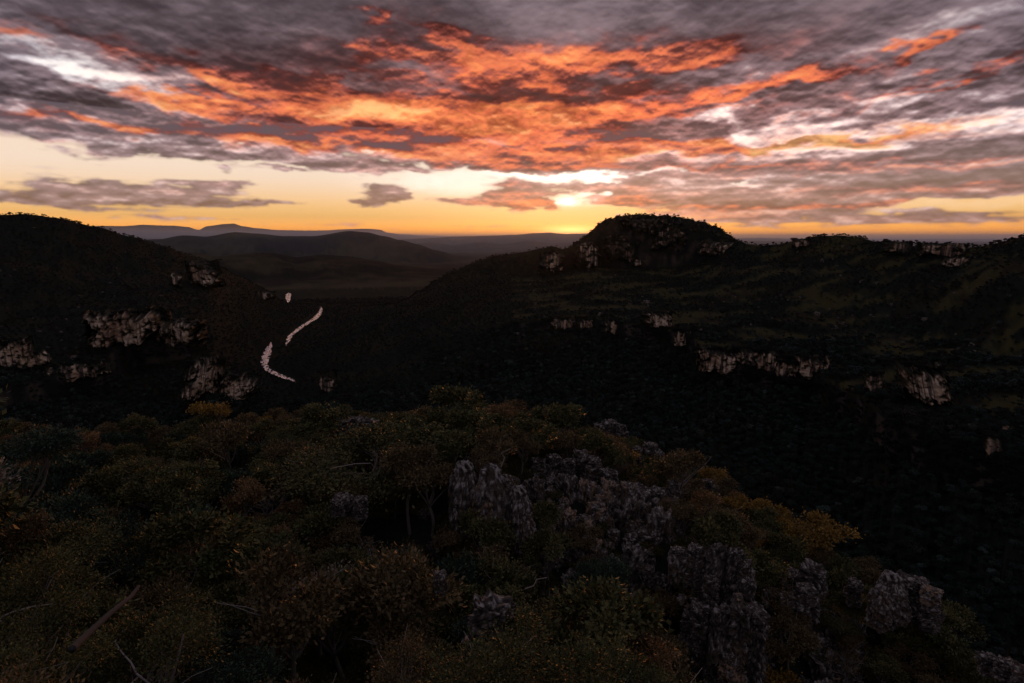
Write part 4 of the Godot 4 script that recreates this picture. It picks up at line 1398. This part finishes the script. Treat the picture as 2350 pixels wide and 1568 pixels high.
func rock_block(seed_: int, fresh: float, square := 5.0, tall := 1.0) -> ArrayMesh:    # a joint-bounded block of bedded sandstone, about one metre wide
	var n := 15 if tall < 1.5 else 26
	var st := SurfaceTool.new()
	st.begin(Mesh.PRIMITIVE_TRIANGLES)
	st.set_smooth_group(-1)
	var s := float(seed_) * 7.31
	var points := {}
	var count := 0
	var rng := RandomNumberGenerator.new()
	rng.seed = seed_ + 900
	var beds := rng.randf_range(9.0, 15.0)
	var tilt := Vector3(rng.randf_range(-0.15, 0.15), 1, rng.randf_range(-0.15, 0.15))
	var quads := []
	for f in 6:
		var w := Vector3.ZERO
		w[f / 2] = 1.0 if f % 2 == 0 else -1.0
		var u := Vector3.ZERO
		u[(f / 2 + 1) % 3] = 1.0
		var v := w.cross(u)
		var ids := PackedInt32Array()
		for j in n + 1:
			for i in n + 1:
				var q := w + u * (2.0 * i / n - 1.0) + v * (2.0 * j / n - 1.0)
				var key := Vector3i((q * 1000.0).round())
				if not points.has(key):
					var d := q.normalized()
					var e := pow(pow(absf(d.x), square) + pow(absf(d.y), square) + pow(absf(d.z), square), -1.0 / square)
					var p := d * e
					p.y *= tall
					var bump := n_rock.get_noise_3d(p.x * 1.1 + s, p.y * 1.1, p.z * 1.1 - s) * 0.26 + n_facet.get_noise_3d(p.x * 1.5 + s, p.y * 2.2, p.z * 1.5) * 0.13 + n_facet.get_noise_3d(p.x * 3.4 - s, p.y * 4.4, p.z * 3.4) * 0.06
					var bed := pow(absf(sin(p.dot(tilt) * beds * 0.5 + n_rock.get_noise_3d(p.x + s, p.y, p.z) * 3.0)), 0.35)
					var crack := n_crack.get_noise_3d(p.x * 1.6 + s, p.y * 0.35, p.z * 1.6)
					if tall > 1.5:                 # a monolith narrows to its head and foot
						var v01 := p.y / tall
						p.x *= 1.0 - 0.26 * smoothstep(0.3, 1.0, v01) - 0.12 * smoothstep(-0.3, -1.0, v01)
						p.z *= 1.0 - 0.30 * smoothstep(0.3, 1.0, v01)
						p.x += 0.14 * sin(v01 * 2.0 + s)
					var grown := 1.0 + bump * (1.0 if tall < 1.5 else 0.8) - 0.11 * (1.0 - bed) - 0.16 * smoothstep(0.10, 0.0, absf(crack))
					p = Vector3(p.x * grown, p.y / tall * lerpf(1.0, grown, 1.0 if tall < 1.5 else 0.25), p.z * grown)
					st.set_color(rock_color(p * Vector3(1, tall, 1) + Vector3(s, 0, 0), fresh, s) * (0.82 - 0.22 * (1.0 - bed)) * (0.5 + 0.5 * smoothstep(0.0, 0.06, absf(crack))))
					st.add_vertex(p * 0.5)
					points[key] = count
					count += 1
				ids.append(points[key])
		for j in n:
			for i in n:
				var a := ids[j * (n + 1) + i]
				var b := ids[j * (n + 1) + i + 1]
				var c := ids[(j + 1) * (n + 1) + i + 1]
				var d2 := ids[(j + 1) * (n + 1) + i]
				for k in [a, c, b, a, d2, c]:
					st.add_index(k)
	st.generate_normals()
	return st.commit()

func make_rock_kit() -> void:
	n_rock = noise(61, 0.8, 4)
	n_crack = noise(71, 0.7, 2)
	n_facet = noise(83, 1.3, 1, FastNoiseLite.TYPE_CELLULAR)
	n_facet.cellular_return_type = FastNoiseLite.RETURN_CELL_VALUE
	n_facet.cellular_jitter = 0.9
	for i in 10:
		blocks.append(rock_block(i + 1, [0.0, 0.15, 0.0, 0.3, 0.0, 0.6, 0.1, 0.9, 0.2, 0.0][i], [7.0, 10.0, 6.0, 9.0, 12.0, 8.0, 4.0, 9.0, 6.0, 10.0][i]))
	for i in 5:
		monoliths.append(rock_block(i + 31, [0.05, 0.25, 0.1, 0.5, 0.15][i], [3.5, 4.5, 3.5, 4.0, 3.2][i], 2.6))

# an outcrop of stacked blocks: columns of sighted x, top row, foot row, width, distance, freshness
func outcrop(label: String, columns: Array, category := "rock", squat := 0.8) -> Node3D:
	var rng := RandomNumberGenerator.new()
	rng.seed = hash(label)
	var root := Node3D.new()
	root.name = numbered("rock_outcrop" if columns.size() > 1 else "boulder")
	add_child(root)
	tag(root, label, category, "rocks of the wooded ridge")
	var c0: Array = columns[0]
	var origin := spot(c0[0], c0[2], c0[4])
	root.position = origin
	for c in columns:
		var top := spot(c[0], c[1], c[4])
		var foot := spot(c[0], c[2], c[4])
		var w: float = c[3] / 1305.0 * c[4]
		var fresh: float = c[5]
		clear_views.append([c[0] - c[3] * 0.5, c[1], c[0] + c[3] * 0.5, c[2], c[4] + 1.0])
		var y := foot.y - w * 0.5
		var shift := Vector3.ZERO
		if squat > 2.0:                                      # one standing stone
			var whole := put("pillar", monoliths[columns.find(c) % 5], M.rock, root)
			whole.basis = Basis.from_euler(Vector3(0, deg_to_rad(-bearing(c[0], c[1]).x) + rng.randf_range(-0.4, 0.4), rng.randf_range(-0.05, 0.05))).scaled_local(Vector3(w * 1.3, (top.y - y) * 1.02, w * 1.1))
			whole.position = Vector3(foot.x, (top.y + y) * 0.5, foot.z) - origin
			continue
		while y < top.y - 0.1:
			var h := minf(w * rng.randf_range(0.55, 1.25) * squat, top.y - y + 0.12)
			if top.y - y - h < w * 0.25:
				h = top.y - y + 0.1
			var t := clampf((y - foot.y) / maxf(top.y - foot.y, 0.1), 0.0, 1.0)
			var ww := w * lerpf(1.12, 0.86, t) * rng.randf_range(0.85, 1.12)
			var id := 0
			if rng.randf() < fresh * (1.1 - t * 0.6):
				id = [3, 5, 7, 8][rng.randi() % 4]
			else:
				id = [0, 1, 2, 4, 6, 9][rng.randi() % 6]
			var o := put("block", blocks[id], M.rock, root)
			o.basis = Basis.from_euler(Vector3(rng.randf_range(-0.07, 0.07), deg_to_rad(-bearing(c[0], c[1]).x) + rng.randf_range(-0.5, 0.5) + (PI if rng.randf() < 0.5 else 0.0), rng.randf_range(-0.07, 0.07))).scaled_local(Vector3(ww, h * 1.16, ww * rng.randf_range(0.8, 1.2)))
			o.position = Vector3(foot.x, y + h * 0.5, foot.z) + shift - origin
			shift = Vector3(rng.randf_range(-0.12, 0.12) * w, 0, rng.randf_range(-0.12, 0.12) * w)
			y += h
	return root

# loose stones in a patch of the sheet
func stones(root: Node3D, x0: float, y0: float, x1: float, y1: float, r: float, n: int, big: float) -> void:
	var rng := RandomNumberGenerator.new()
	rng.seed = int(x0 * 31 + y0)
	for i in n:
		var p := spot(rng.randf_range(x0, x1), rng.randf_range(y0, y1), r * rng.randf_range(0.985, 1.015))
		var o := put("stone", blocks[rng.randi() % 10], M.rock, root)
		var s := big * rng.randf_range(0.35, 1.0)
		o.basis = Basis.from_euler(Vector3(rng.randf() * 0.6, rng.randf() * TAU, rng.randf() * 0.6)).scaled_local(Vector3(s, s * rng.randf_range(0.5, 0.9), s * rng.randf_range(0.7, 1.0)))
		o.position = p - root.position

func make_ridge_rocks() -> void:
	outcrop("twin grey rock pillars with a cleft, lit pale at their tops", [[1066, 1062, 1232, 52, 60, 0.05], [1050, 1090, 1200, 34, 60.5, 0.0], [1134, 1068, 1258, 68, 59.5, 0.25], [1115, 1100, 1255, 40, 58.8, 0.15], [1160, 1090, 1180, 42, 60.5, 0.1], [1190, 1118, 1262, 44, 58.6, 0.3], [1205, 1180, 1268, 34, 58.2, 0.1], [1062, 1150, 1262, 40, 59.5, 0.1]], "rock", 3.0)
	outcrop("band of dark broken rock along the slope right of the twin pillars", [[1235, 1058, 1100, 34, 76, 0], [1268, 1050, 1095, 36, 78, 0], [1300, 1060, 1105, 30, 77, 0], [1330, 1040, 1085, 34, 80, 0], [1362, 1055, 1105, 36, 78, 0], [1285, 1105, 1145, 28, 73, 0], [1345, 1110, 1150, 30, 73, 0.1], [1400, 1085, 1130, 34, 76, 0], [1225, 1090, 1140, 26, 74, 0]])
	outcrop("grey cliffy rock wall below the crest with a pale right edge", [[1460, 1120, 1200, 44, 74, 0.05], [1500, 1128, 1215, 46, 73, 0.15], [1532, 1150, 1235, 40, 72.5, 0.35], [1428, 1140, 1195, 34, 74, 0], [1505, 1195, 1262, 34, 70, 0.6], [1475, 1180, 1240, 30, 71, 0.1], [1545, 1110, 1160, 28, 76, 0]])
	outcrop("dark square-jointed rock tower left of the largest outcrop", [[1448, 1262, 1390, 56, 60, 0.1], [1408, 1290, 1372, 40, 61, 0.05], [1478, 1300, 1400, 36, 59, 0.15]], "rock", 1.3)
	var big := outcrop("largest rock outcrop with knobbly columns and warm tan feet", [[1556, 1262, 1310, 40, 57, 0.4], [1592, 1256, 1330, 36, 57, 0.2], [1640, 1262, 1345, 40, 56, 0.2], [1680, 1268, 1350, 36, 56, 0.2], [1705, 1290, 1370, 32, 55.5, 0.2], [1630, 1330, 1380, 34, 54.5, 0.3], [1600, 1395, 1520, 40, 52.5, 0.3], [1640, 1400, 1545, 48, 52, 0.65], [1690, 1395, 1550, 52, 52, 0.6], [1730, 1400, 1540, 40, 52.3, 0.3], [1715, 1340, 1420, 36, 54, 0.1], [1575, 1410, 1500, 30, 53, 0.2], [1665, 1500, 1560, 30, 51, 0.9]], "rock", 1.45)
	stones(big, 1560, 1345, 1700, 1405, 53.6, 26, 0.75)
	outcrop("two grey knobs among scrub between the largest outcrop and the crest", [[1866, 1305, 1345, 40, 66, 0.1], [1822, 1318, 1345, 34, 67, 0.1], [1850, 1350, 1392, 40, 63, 0.1], [1800, 1365, 1395, 32, 62, 0.4]])
	outcrop("slim grey rock pinnacle near the right end of the ridge", [[2032, 1312, 1420, 42, 64, 0.1], [2014, 1350, 1425, 34, 63, 0.2], [2052, 1345, 1415, 34, 63.5, 0.1]], "rock", 2.5)
	outcrop("leaning slabby grey rocks just right of the slim pinnacle", [[2078, 1330, 1375, 36, 66, 0.0], [2104, 1332, 1400, 38, 66, 0.05], [2130, 1350, 1420, 36, 65, 0.05]  , [1960, 1335, 1375, 26, 67, 0]], "rock", 0.7)
	outcrop("pale low ledges at the lower right corner of the ridge", [[2268, 1508, 1528, 30, 57, 0.0], [2310, 1520, 1542, 32, 56, 0.0], [2345, 1538, 1562, 28, 55, 0.0]], "rock", 0.6)
	outcrop("large dark rounded boulder sunk in trees in the lower middle", [[1130, 1392, 1490, 104, 26.5, 0.0], [1164, 1410, 1470, 46, 26.0, 0.0]], "boulder", 0.9)
	outcrop("jumble of grey crest rocks above the bare twisted tree", [[790, 968, 998, 34, 112, 0], [825, 964, 1000, 36, 113, 0], [855, 968, 1000, 30, 112, 0], [765, 975, 998, 24, 111, 0]])
	outcrop("little pale cap of rock on the crest at its right shoulder", [[1400, 970, 995, 30, 120, 0.0], [1380, 978, 998, 24, 119, 0.0], [1425, 978, 1000, 24, 119, 0.0]])
	outcrop("dark knob on the crest just below the right shoulder cap", [[1488, 1020, 1060, 36, 110, 0.0], [1462, 1030, 1068, 28, 109, 0.0], [1510, 1040, 1075, 26, 108, 0.0]])
	outcrop("small grey rock on the falling crest beside yellow trees", [[1620, 1105, 1140, 28, 98, 0.0], [1640, 1120, 1150, 22, 97, 0.0]])
	outcrop("grey rubble beside the round silvery tree", [[795, 1140, 1165, 30, 56, 0], [825, 1148, 1172, 30, 55, 0], [775, 1150, 1170, 24, 55, 0]])
	outcrop("small tilted stone peeping from the scrub above the large boulder", [[1010, 1320, 1345, 30, 36, 0.0]], "boulder")

# ---------------------------------------------------------------- cliffs across the canyon: one curved, jointed face each
func cliff(label: String, x0: float, y0: float, x1: float, y1: float, pale := 1.0, slant := 0.0, thick := 0.10) -> void:
	var rng := RandomNumberGenerator.new()
	rng.seed = hash(label)
	var foot := sight_ground((x0 + x1) * 0.5, y1)
	var r := Vector2(foot.x, foot.z).length()
	var w := (x1 - x0) / 1305.0 * r
	var top := spot((x0 + x1) * 0.5, y0, r)
	var h := top.y - foot.y
	var a := deg_to_rad(bearing((x0 + x1) * 0.5, y1).x)
	var turn := rng.randf_range(-0.3, 0.3)
	var across := Vector3(cos(a + turn), 0, sin(a + turn))
	var out := Vector3(-sin(a + turn), 0, cos(a + turn))
	var o := MeshInstance3D.new()
	o.name = numbered("cliff")
	add_child(o)
	o.position = foot
	tag(o, label, "cliff", "cliffs across the canyon")
	var cells := clampi(int((x1 - x0) * 0.9), 24, 90)
	var rows := clampi(int((y1 - y0) * 0.9), 16, 64)
	var st := SurfaceTool.new()
	st.begin(Mesh.PRIMITIVE_TRIANGLES)
	st.set_smooth_group(0)
	var s0 := rng.randf() * 500.0
	var depth := minf(w, h * 2.0) * (0.22 + thick)
	var far := clampf(850.0 / r, 0.35, 1.2)                 # coarser joints on the taller, farther walls
	for j in rows + 1:
		for i in cells + 1:
			var s := 2.0 * i / cells - 1.0
			var t := float(j) / rows
			var px := s * w * 0.5
			var py := t * h
			var qx := px * far
			var qy := py * far
			# the face bulges in buttresses, its rim runs back into the hill
			var col := n_rock.get_noise_2d((qx * 0.06) + s0, qy * 0.006)
			var joint := n_crack.get_noise_2d(qx * 0.11 + s0, qy * 0.010 + 9.0)
			var ledge := n_crack.get_noise_2d(qy * 0.10 + s0 * 3.0, qx * 0.012)
			var fine := n_rock.get_noise_2d(qx * 0.25 + s0, qy * 0.18)
			var rim_noise := n_rock.get_noise_2d(qx * 0.05 - s0, qy * 0.05) * 0.5 + n_rock.get_noise_2d(qx * 0.15 - s0, qy * 0.15) * 0.3
			var rim := pow(pow(absf(s), 3.0) + pow(absf(2.0 * t - 1.0) * 0.96, 3.0), 0.3333) + rim_noise * 0.95
			var push := depth * (0.55 + 0.55 * col - 0.35 * smoothstep(0.12, 0.0, absf(joint)) - 0.10 * smoothstep(0.12, 0.0, absf(ledge)) + 0.16 * fine) - depth * 1.9 * smoothstep(0.62, 1.05, rim) - t * h * 0.10
			var lift := n_rock.get_noise_2d(qx * 0.04 + 70.0, s0) * h * 0.10
			var p := across * (px + slant * (t - 0.5) * h) + Vector3(0, py + lift, 0) + out * push
			# colour: tan and rose sandstone, dark varnish running down, lichen grey on the ledges
			var streak := n_rock.get_noise_2d(qx * 0.22 + s0 * 2.0, qy * 0.018)
			var patch_ := n_rock.get_noise_2d(qx * 0.035 + s0, qy * 0.035 + 31.0)
			var c := Color(0.45, 0.31, 0.195).lerp(Color(0.60, 0.46, 0.33), smoothstep(-0.2, 0.4, patch_))
			c = c.lerp(Color(0.30, 0.19, 0.125), smoothstep(0.0, 0.4, -patch_) * 0.7)
			c = c.lerp(Color(0.055, 0.046, 0.042), clampf(smoothstep(0.0, 0.34, streak + (0.26 - 0.34 * pale)) * 0.92, 0.0, 1.0))
			c = c.lerp(Color(0.10, 0.092, 0.086), smoothstep(0.10, 0.0, absf(joint)) * 0.8)
			c = c.lerp(Color(0.020, 0.020, 0.013), smoothstep(0.42, 0.84, rim + 0.45 * fine))       # scrub on the rim
			c = c.lerp(Color(0.020, 0.020, 0.013), smoothstep(0.05, 0.25, n_rock.get_noise_2d(qx * 0.11 + 400.0, qy * 0.16 + s0) - 0.22 * (pale - 0.4)))   # scrub clinging to the face
			st.set_color(c)
			st.add_vertex(p)
	for i in int((x1 - x0) * 0.8) + 4:                      # trees along the foot and the brink
		var low := rng.randf() < 0.6
		var at := foot + across * rng.randf_range(-0.58, 0.58) * w + out * (depth * rng.randf_range(0.2, 1.3) if low else -depth * rng.randf_range(0.0, 0.6)) + Vector3(0, rng.randf_range(-0.12, 0.12) * h if low else h * rng.randf_range(0.9, 1.04), 0)
		brink_trees.append([at, rng.randf_range(1.6, 3.4) * clampf(h / 24.0, 0.5, 1.1)])
	for j in rows:
		for i in cells:
			var k := j * (cells + 1) + i
			for q in [k, k + cells + 1, k + 1, k + 1, k + cells + 1, k + cells + 2]:
				st.add_index(q)
	st.generate_normals()
	o.mesh = st.commit()
	o.material_override = M.rock

var brink_trees: Array = []
func make_cliffs() -> void:
	cliff("broad pale cliff face halfway up the left hill", 218, 716, 362, 798, 1.0)
	cliff("lower ledged cliff right beside the broad face on the left hill", 352, 738, 456, 802, 0.75)
	cliff("bright pale cliff cut by the left edge of the view", -14, 782, 58, 848, 1.1)
	cliff("short bright cliff just right of the one at the left edge", 52, 810, 108, 848, 1.0)
	cliff("long low grey cliff under the left hill", 104, 838, 226, 878, 0.5)
	cliff("slanting pale cliff on the spur left of the river mouth", 432, 828, 508, 920, 0.95, 0.25)
	cliff("squat tan cliff at the foot of the spur beside the river", 502, 862, 584, 920, 0.85)
	cliff("tall brown crag high on the left hill's far shoulder", 434, 598, 498, 662, 0.4, -0.2)
	cliff("small dim crag below the high shoulder crag", 394, 626, 414, 662, 0.4)
	cliff("dim grey rock face standing alone right of the river bend", 733, 852, 772, 902, 0.25)
	cliff("tiny dark scarp above the pool", 588, 670, 628, 688, 0.2)
	cliff("leftmost pale ledge cliff under the grassy terrace", 1258, 730, 1326, 756, 0.9)
	cliff("second ledge cliff under the terrace, narrow", 1322, 730, 1370, 762, 0.7)
	cliff("third and faintest ledge cliff under the terrace", 1388, 736, 1424, 768, 0.6)
	cliff("pale cliff under the terrace with a shadowed left side", 1476, 718, 1550, 756, 0.9)
	cliff("bright stepped cliff at the terrace corner", 1546, 758, 1594, 798, 1.0)
	cliff("wide streaked tan cliff below the terrace corner", 1600, 802, 1690, 862, 1.0)
	cliff("faint dark cliff band between the wide tan cliff and the main wall", 1684, 800, 1740, 846, 0.15)
	cliff("narrow streaked cliff in the middle of the main wall", 1730, 806, 1782, 858, 0.8)
	cliff("tan streaked cliff with dark fissures, centre of the main wall", 1774, 830, 1818, 872, 0.9)
	cliff("widest and lightest cliff at the right end of the main wall", 1812, 822, 1904, 874, 1.05)
	cliff("dim grey cliff in the gully right of the main wall", 1990, 856, 2020, 904, 0.35)
	cliff("small slab left of the tall leaning cliff", 2062, 842, 2086, 872, 0.7)
	cliff("tall leaning tan cliff under the far right terrace", 2082, 838, 2162, 944, 0.9, -0.25)
	cliff("pale narrow cliff low at the right edge of the canyon", 2262, 1000, 2294, 1052, 0.8)
	cliff("flat pale ledge low at the right edge of the canyon", 2290, 974, 2326, 990, 0.7)
	cliff("left cliffs of the table mountain falling to its shoulder", 1316, 556, 1382, 616, 0.0)
	cliff("dark central cliffs of the table mountain", 1384, 540, 1470, 606, -0.5)
	cliff("upper dark cliff band under the table mountain's flat top", 1424, 502, 1560, 538, -0.8)
	cliff("cliffs in the middle right of the table mountain", 1492, 526, 1580, 578, -0.6)
	cliff("pale right-hand cliffs of the table mountain", 1598, 547, 1670, 590, 0.15)
	cliff("rocky knobs on the table mountain's lower left shoulder", 1240, 578, 1300, 630, 0.1)
	cliff("pale crag on the slope under the table mountain", 1448, 596, 1478, 612, 0.7)
	cliff("small cliff on the hill right of the table mountain", 1822, 548, 1856, 570, 0.4)
	cliff("rocks on the long skyline right of the second hill", 2040, 554, 2092, 584, 0.4)
	cliff("pale skyline cliff near the right edge", 2122, 558, 2198, 592, 0.5)
	cliff("pale ledge just below the right skyline cliff", 2166, 590, 2210, 614, 0.7)

func make_rubble() -> void:
	var rng := RandomNumberGenerator.new()
	rng.seed = 321
	var where: Array[Transform3D] = []
	var tints := PackedColorArray()
	for i in 520:
		var a := rng.randf_range(-20.0, 46.0)
		var d := rng.randf_range(48.0, 112.0)
		var p := ground_at(a, d)
		if n_patch.get_noise_2d(p.x * 7.0, p.z * 7.0) < 0.08 or d > along(lines[8], a).x:
			continue
		var s := rng.randf_range(0.6, 2.2)
		where.append(Transform3D(Basis.from_euler(Vector3(rng.randf() * 0.5, rng.randf() * TAU, rng.randf() * 0.5)).scaled(Vector3(s, s * rng.randf_range(0.6, 1.5), s)), p + Vector3(0, s * 0.3, 0)))
		tints.append(Color.WHITE * rng.randf_range(0.7, 1.1))
	var root := Node3D.new()
	root.name = "rubble"
	add_child(root)
	tag(root, "scattered grey stones half hidden in the scrub of the ridge", "rubble", "", "stuff")
	for k in 3:
		var w: Array[Transform3D] = []
		var t := PackedColorArray()
		for i in where.size():
			if i % 3 == k:
				w.append(where[i])
				t.append(tints[i])
		many("stones", blocks[k * 3], M.rock, w, t, root)

# pale stones strewn over the far slopes
func make_slope_stones() -> void:
	var rng := RandomNumberGenerator.new()
	rng.seed = 99
	var root := Node3D.new()
	root.name = "hillside_stones"
	add_child(root)
	tag(root, "pale stones and small ledges dotted over the far hillsides", "rubble", "", "stuff")
	for k in 2:
		var w: Array[Transform3D] = []
		var t := PackedColorArray()
		for i in 900:
			var a := rng.randf_range(-44.0, 44.0)
			var d := rng.randf_range(700.0, 2100.0)
			var p := ground_at(a, d)
			if p.y < 120.0 or (a > -25.0 and a < -2.0) or d > along(lines[18], a).x or n_patch.get_noise_2d(p.x * 1.3 + 11.0, p.z * 1.3) < 0.0:
				continue
			var s := rng.randf_range(1.2, 3.2) * (2.0 if rng.randf() < 0.06 else 1.0)
			w.append(Transform3D(Basis.from_euler(Vector3(rng.randf() * 0.4, rng.randf() * TAU, 0)).scaled(Vector3(s * rng.randf_range(0.8, 2.0), s * rng.randf_range(0.7, 1.6), s)), p + Vector3(0, s * 0.4, 0)))
			t.append(Color(1.7, 1.6, 1.5) * rng.randf_range(0.4, 1.2))
		many("stones", blocks[k * 2 + 2], M.rock, w, t, root)

func make_logs() -> void:
	var rng := RandomNumberGenerator.new()
	rng.seed = 8
	for l in [["fallen_trunk", "thick grey dead trunk leaning through the trees at lower left", "trunk", [[165, 1490, 20.3], [205, 1452, 21.3], [255, 1406, 22.2], [300, 1370, 23.3], [318, 1346, 24]], 0.12], ["dead_branch", "crooked white dead branch standing above the twin rock pillars", "branch", [[1150, 1072, 60], [1158, 1050, 60], [1150, 1040, 60.5], [1172, 1030, 60.5]], 0.07], ["dead_branch", "bent pale dead branch in scrub between the twin pillars and the jointed tower", "branch", [[1205, 1352, 34], [1225, 1345, 34], [1232, 1330, 34.2], [1255, 1326, 34.5]], 0.05]]:
		var st := Shape.new()
		var o := MeshInstance3D.new()
		o.name = numbered(l[0])
		add_child(o)
		o.position = spot(l[3][0][0], l[3][0][1], l[3][0][2])
		var pts := PackedVector3Array()
		for q in l[3]:
			pts.append(spot(q[0], q[1], q[2]) - o.position)
		st.tube(pts, l[4], l[4] * 0.5, 9, Color(0.040, 0.041, 0.043) if l[0] == "fallen_trunk" else Color(0.20, 0.18, 0.16))
		o.mesh = st.mesh()
		o.material_override = M.bark
		tag(o, l[1], l[2])

func make_scarps() -> void:
	var rng := RandomNumberGenerator.new()
	rng.seed = 616
	var n := noise(19, 0.9, 2)
	for piece in [["dark broken scarp joining the twin pillars to the grey rock wall", 1232, 1440], ["dark scarp between the jointed tower and the largest outcrop", 1440, 1560], ["broken scarp right of the largest outcrop", 1745, 1830], ["low dark scarp below the slim pinnacle", 1890, 2010], ["stepped scarp running down to the pale corner ledges", 2170, 2220]]:
		var root := Node3D.new()
		root.name = numbered("rock_scarp")
		add_child(root)
		tag(root, piece[0], "rock", "rocks of the wooded ridge")
		var first := true
		var x: float = piece[1]
		while x < piece[2]:
			var az := bearing(x, 1250).x
			var lo := along(lines[5], az)
			var hi := along(lines[6], az)
			var r := lo.x
			var h := lo.y - 0.5
			while r < hi.x + 4.0:
				var s := rng.randf_range(1.0, 2.7)
				if n.get_noise_2d(x * 0.02, r * 0.3) > 0.08:
					var p := ground_at(az + rng.randf_range(-0.3, 0.3), r)
					if first:
						root.position = p
						first = false
					var o := put("block", blocks[rng.randi() % 10], M.rock, root)
					o.basis = Basis.from_euler(Vector3(rng.randf_range(-0.15, 0.15), rng.randf() * TAU, rng.randf_range(-0.15, 0.15))).scaled_local(Vector3(s, s * rng.randf_range(0.9, 2.0), s))
					o.position = p + Vector3(0, s * 0.35, 0) - root.position
				r += rng.randf_range(1.2, 2.6)
			x += rng.randf_range(16.0, 30.0)
func _ready() -> void:
	# camera
	var cam := Camera3D.new()
	cam.name = "camera"
	cam.position = EYE
	cam.rotation_degrees.x = -PITCH
	cam.fov = FOV
	cam.near = 0.5
	cam.far = 250000.0
	add_child(cam)
	cam.current = true
	# sky, air, exposure
	var env := Environment.new()
	env.background_mode = Environment.BG_SKY
	env.sky = Sky.new()
	var pano := PanoramaSkyMaterial.new()
	pano.panorama = make_sky()
	env.sky.sky_material = pano
	env.tonemap_mode = Environment.TONE_MAPPER_LINEAR
	env.tonemap_exposure = 1.0
	env.ssao_enabled = true
	env.ssil_enabled = true
	env.sdfgi_enabled = true
	env.volumetric_fog_enabled = true
	env.volumetric_fog_density = 0.0000030
	env.volumetric_fog_anisotropy = 0.75
	env.volumetric_fog_albedo = Color(0.90, 0.95, 1.0)
	env.volumetric_fog_length = 4000.0
	var we := WorldEnvironment.new()
	we.name = "world_environment"
	we.environment = env
	add_child(we)
	# the sun, touching the far ridge
	var sun := DirectionalLight3D.new()
	sun.name = "sun"
	sun.light_color = Color(1.0, 0.62, 0.34)
	sun.light_energy = 0.5
	sun.light_angular_distance = 0.6
	sun.shadow_enabled = true
	sun.rotation = Vector3(deg_to_rad(-1.1), deg_to_rad(180.0 - sun_at.x), 0)
	add_child(sun)
	# evening haze lying over the plains and ranges far beyond the canyon
	var haze := FogVolume.new()
	haze.name = "valley_haze"
	haze.shape = RenderingServer.FOG_VOLUME_SHAPE_BOX
	haze.size = Vector3(150000, 640, 68000)
	haze.position = Vector3(0, 290, -38800)
	var vapour := FogMaterial.new()
	vapour.density = 0.000036
	vapour.albedo = Color(0.88, 0.94, 1.0)
	haze.material = vapour
	add_child(haze)
	tag(haze, "bluish evening haze over the far plains and ranges", "haze", "", "stuff")
	clock("sky")
	make_materials()
	make_land()
	clock("land")
	make_rock_kit()
	make_river()
	make_ridge_rocks()
	make_cliffs()
	make_scarps()
	make_rubble()
	make_slope_stones()
	make_logs()
	clock("rocks")
	make_far_forest()
	clock("forest")
	make_kinds()
	make_ridge_trees()
	clock("ridge")
	for k in protos:
		protos[k].free()

var clock_at := 0
func clock(what: String) -> void:
	var now := Time.get_ticks_msec()
	print(what, " ", now - clock_at)
	clock_at = now
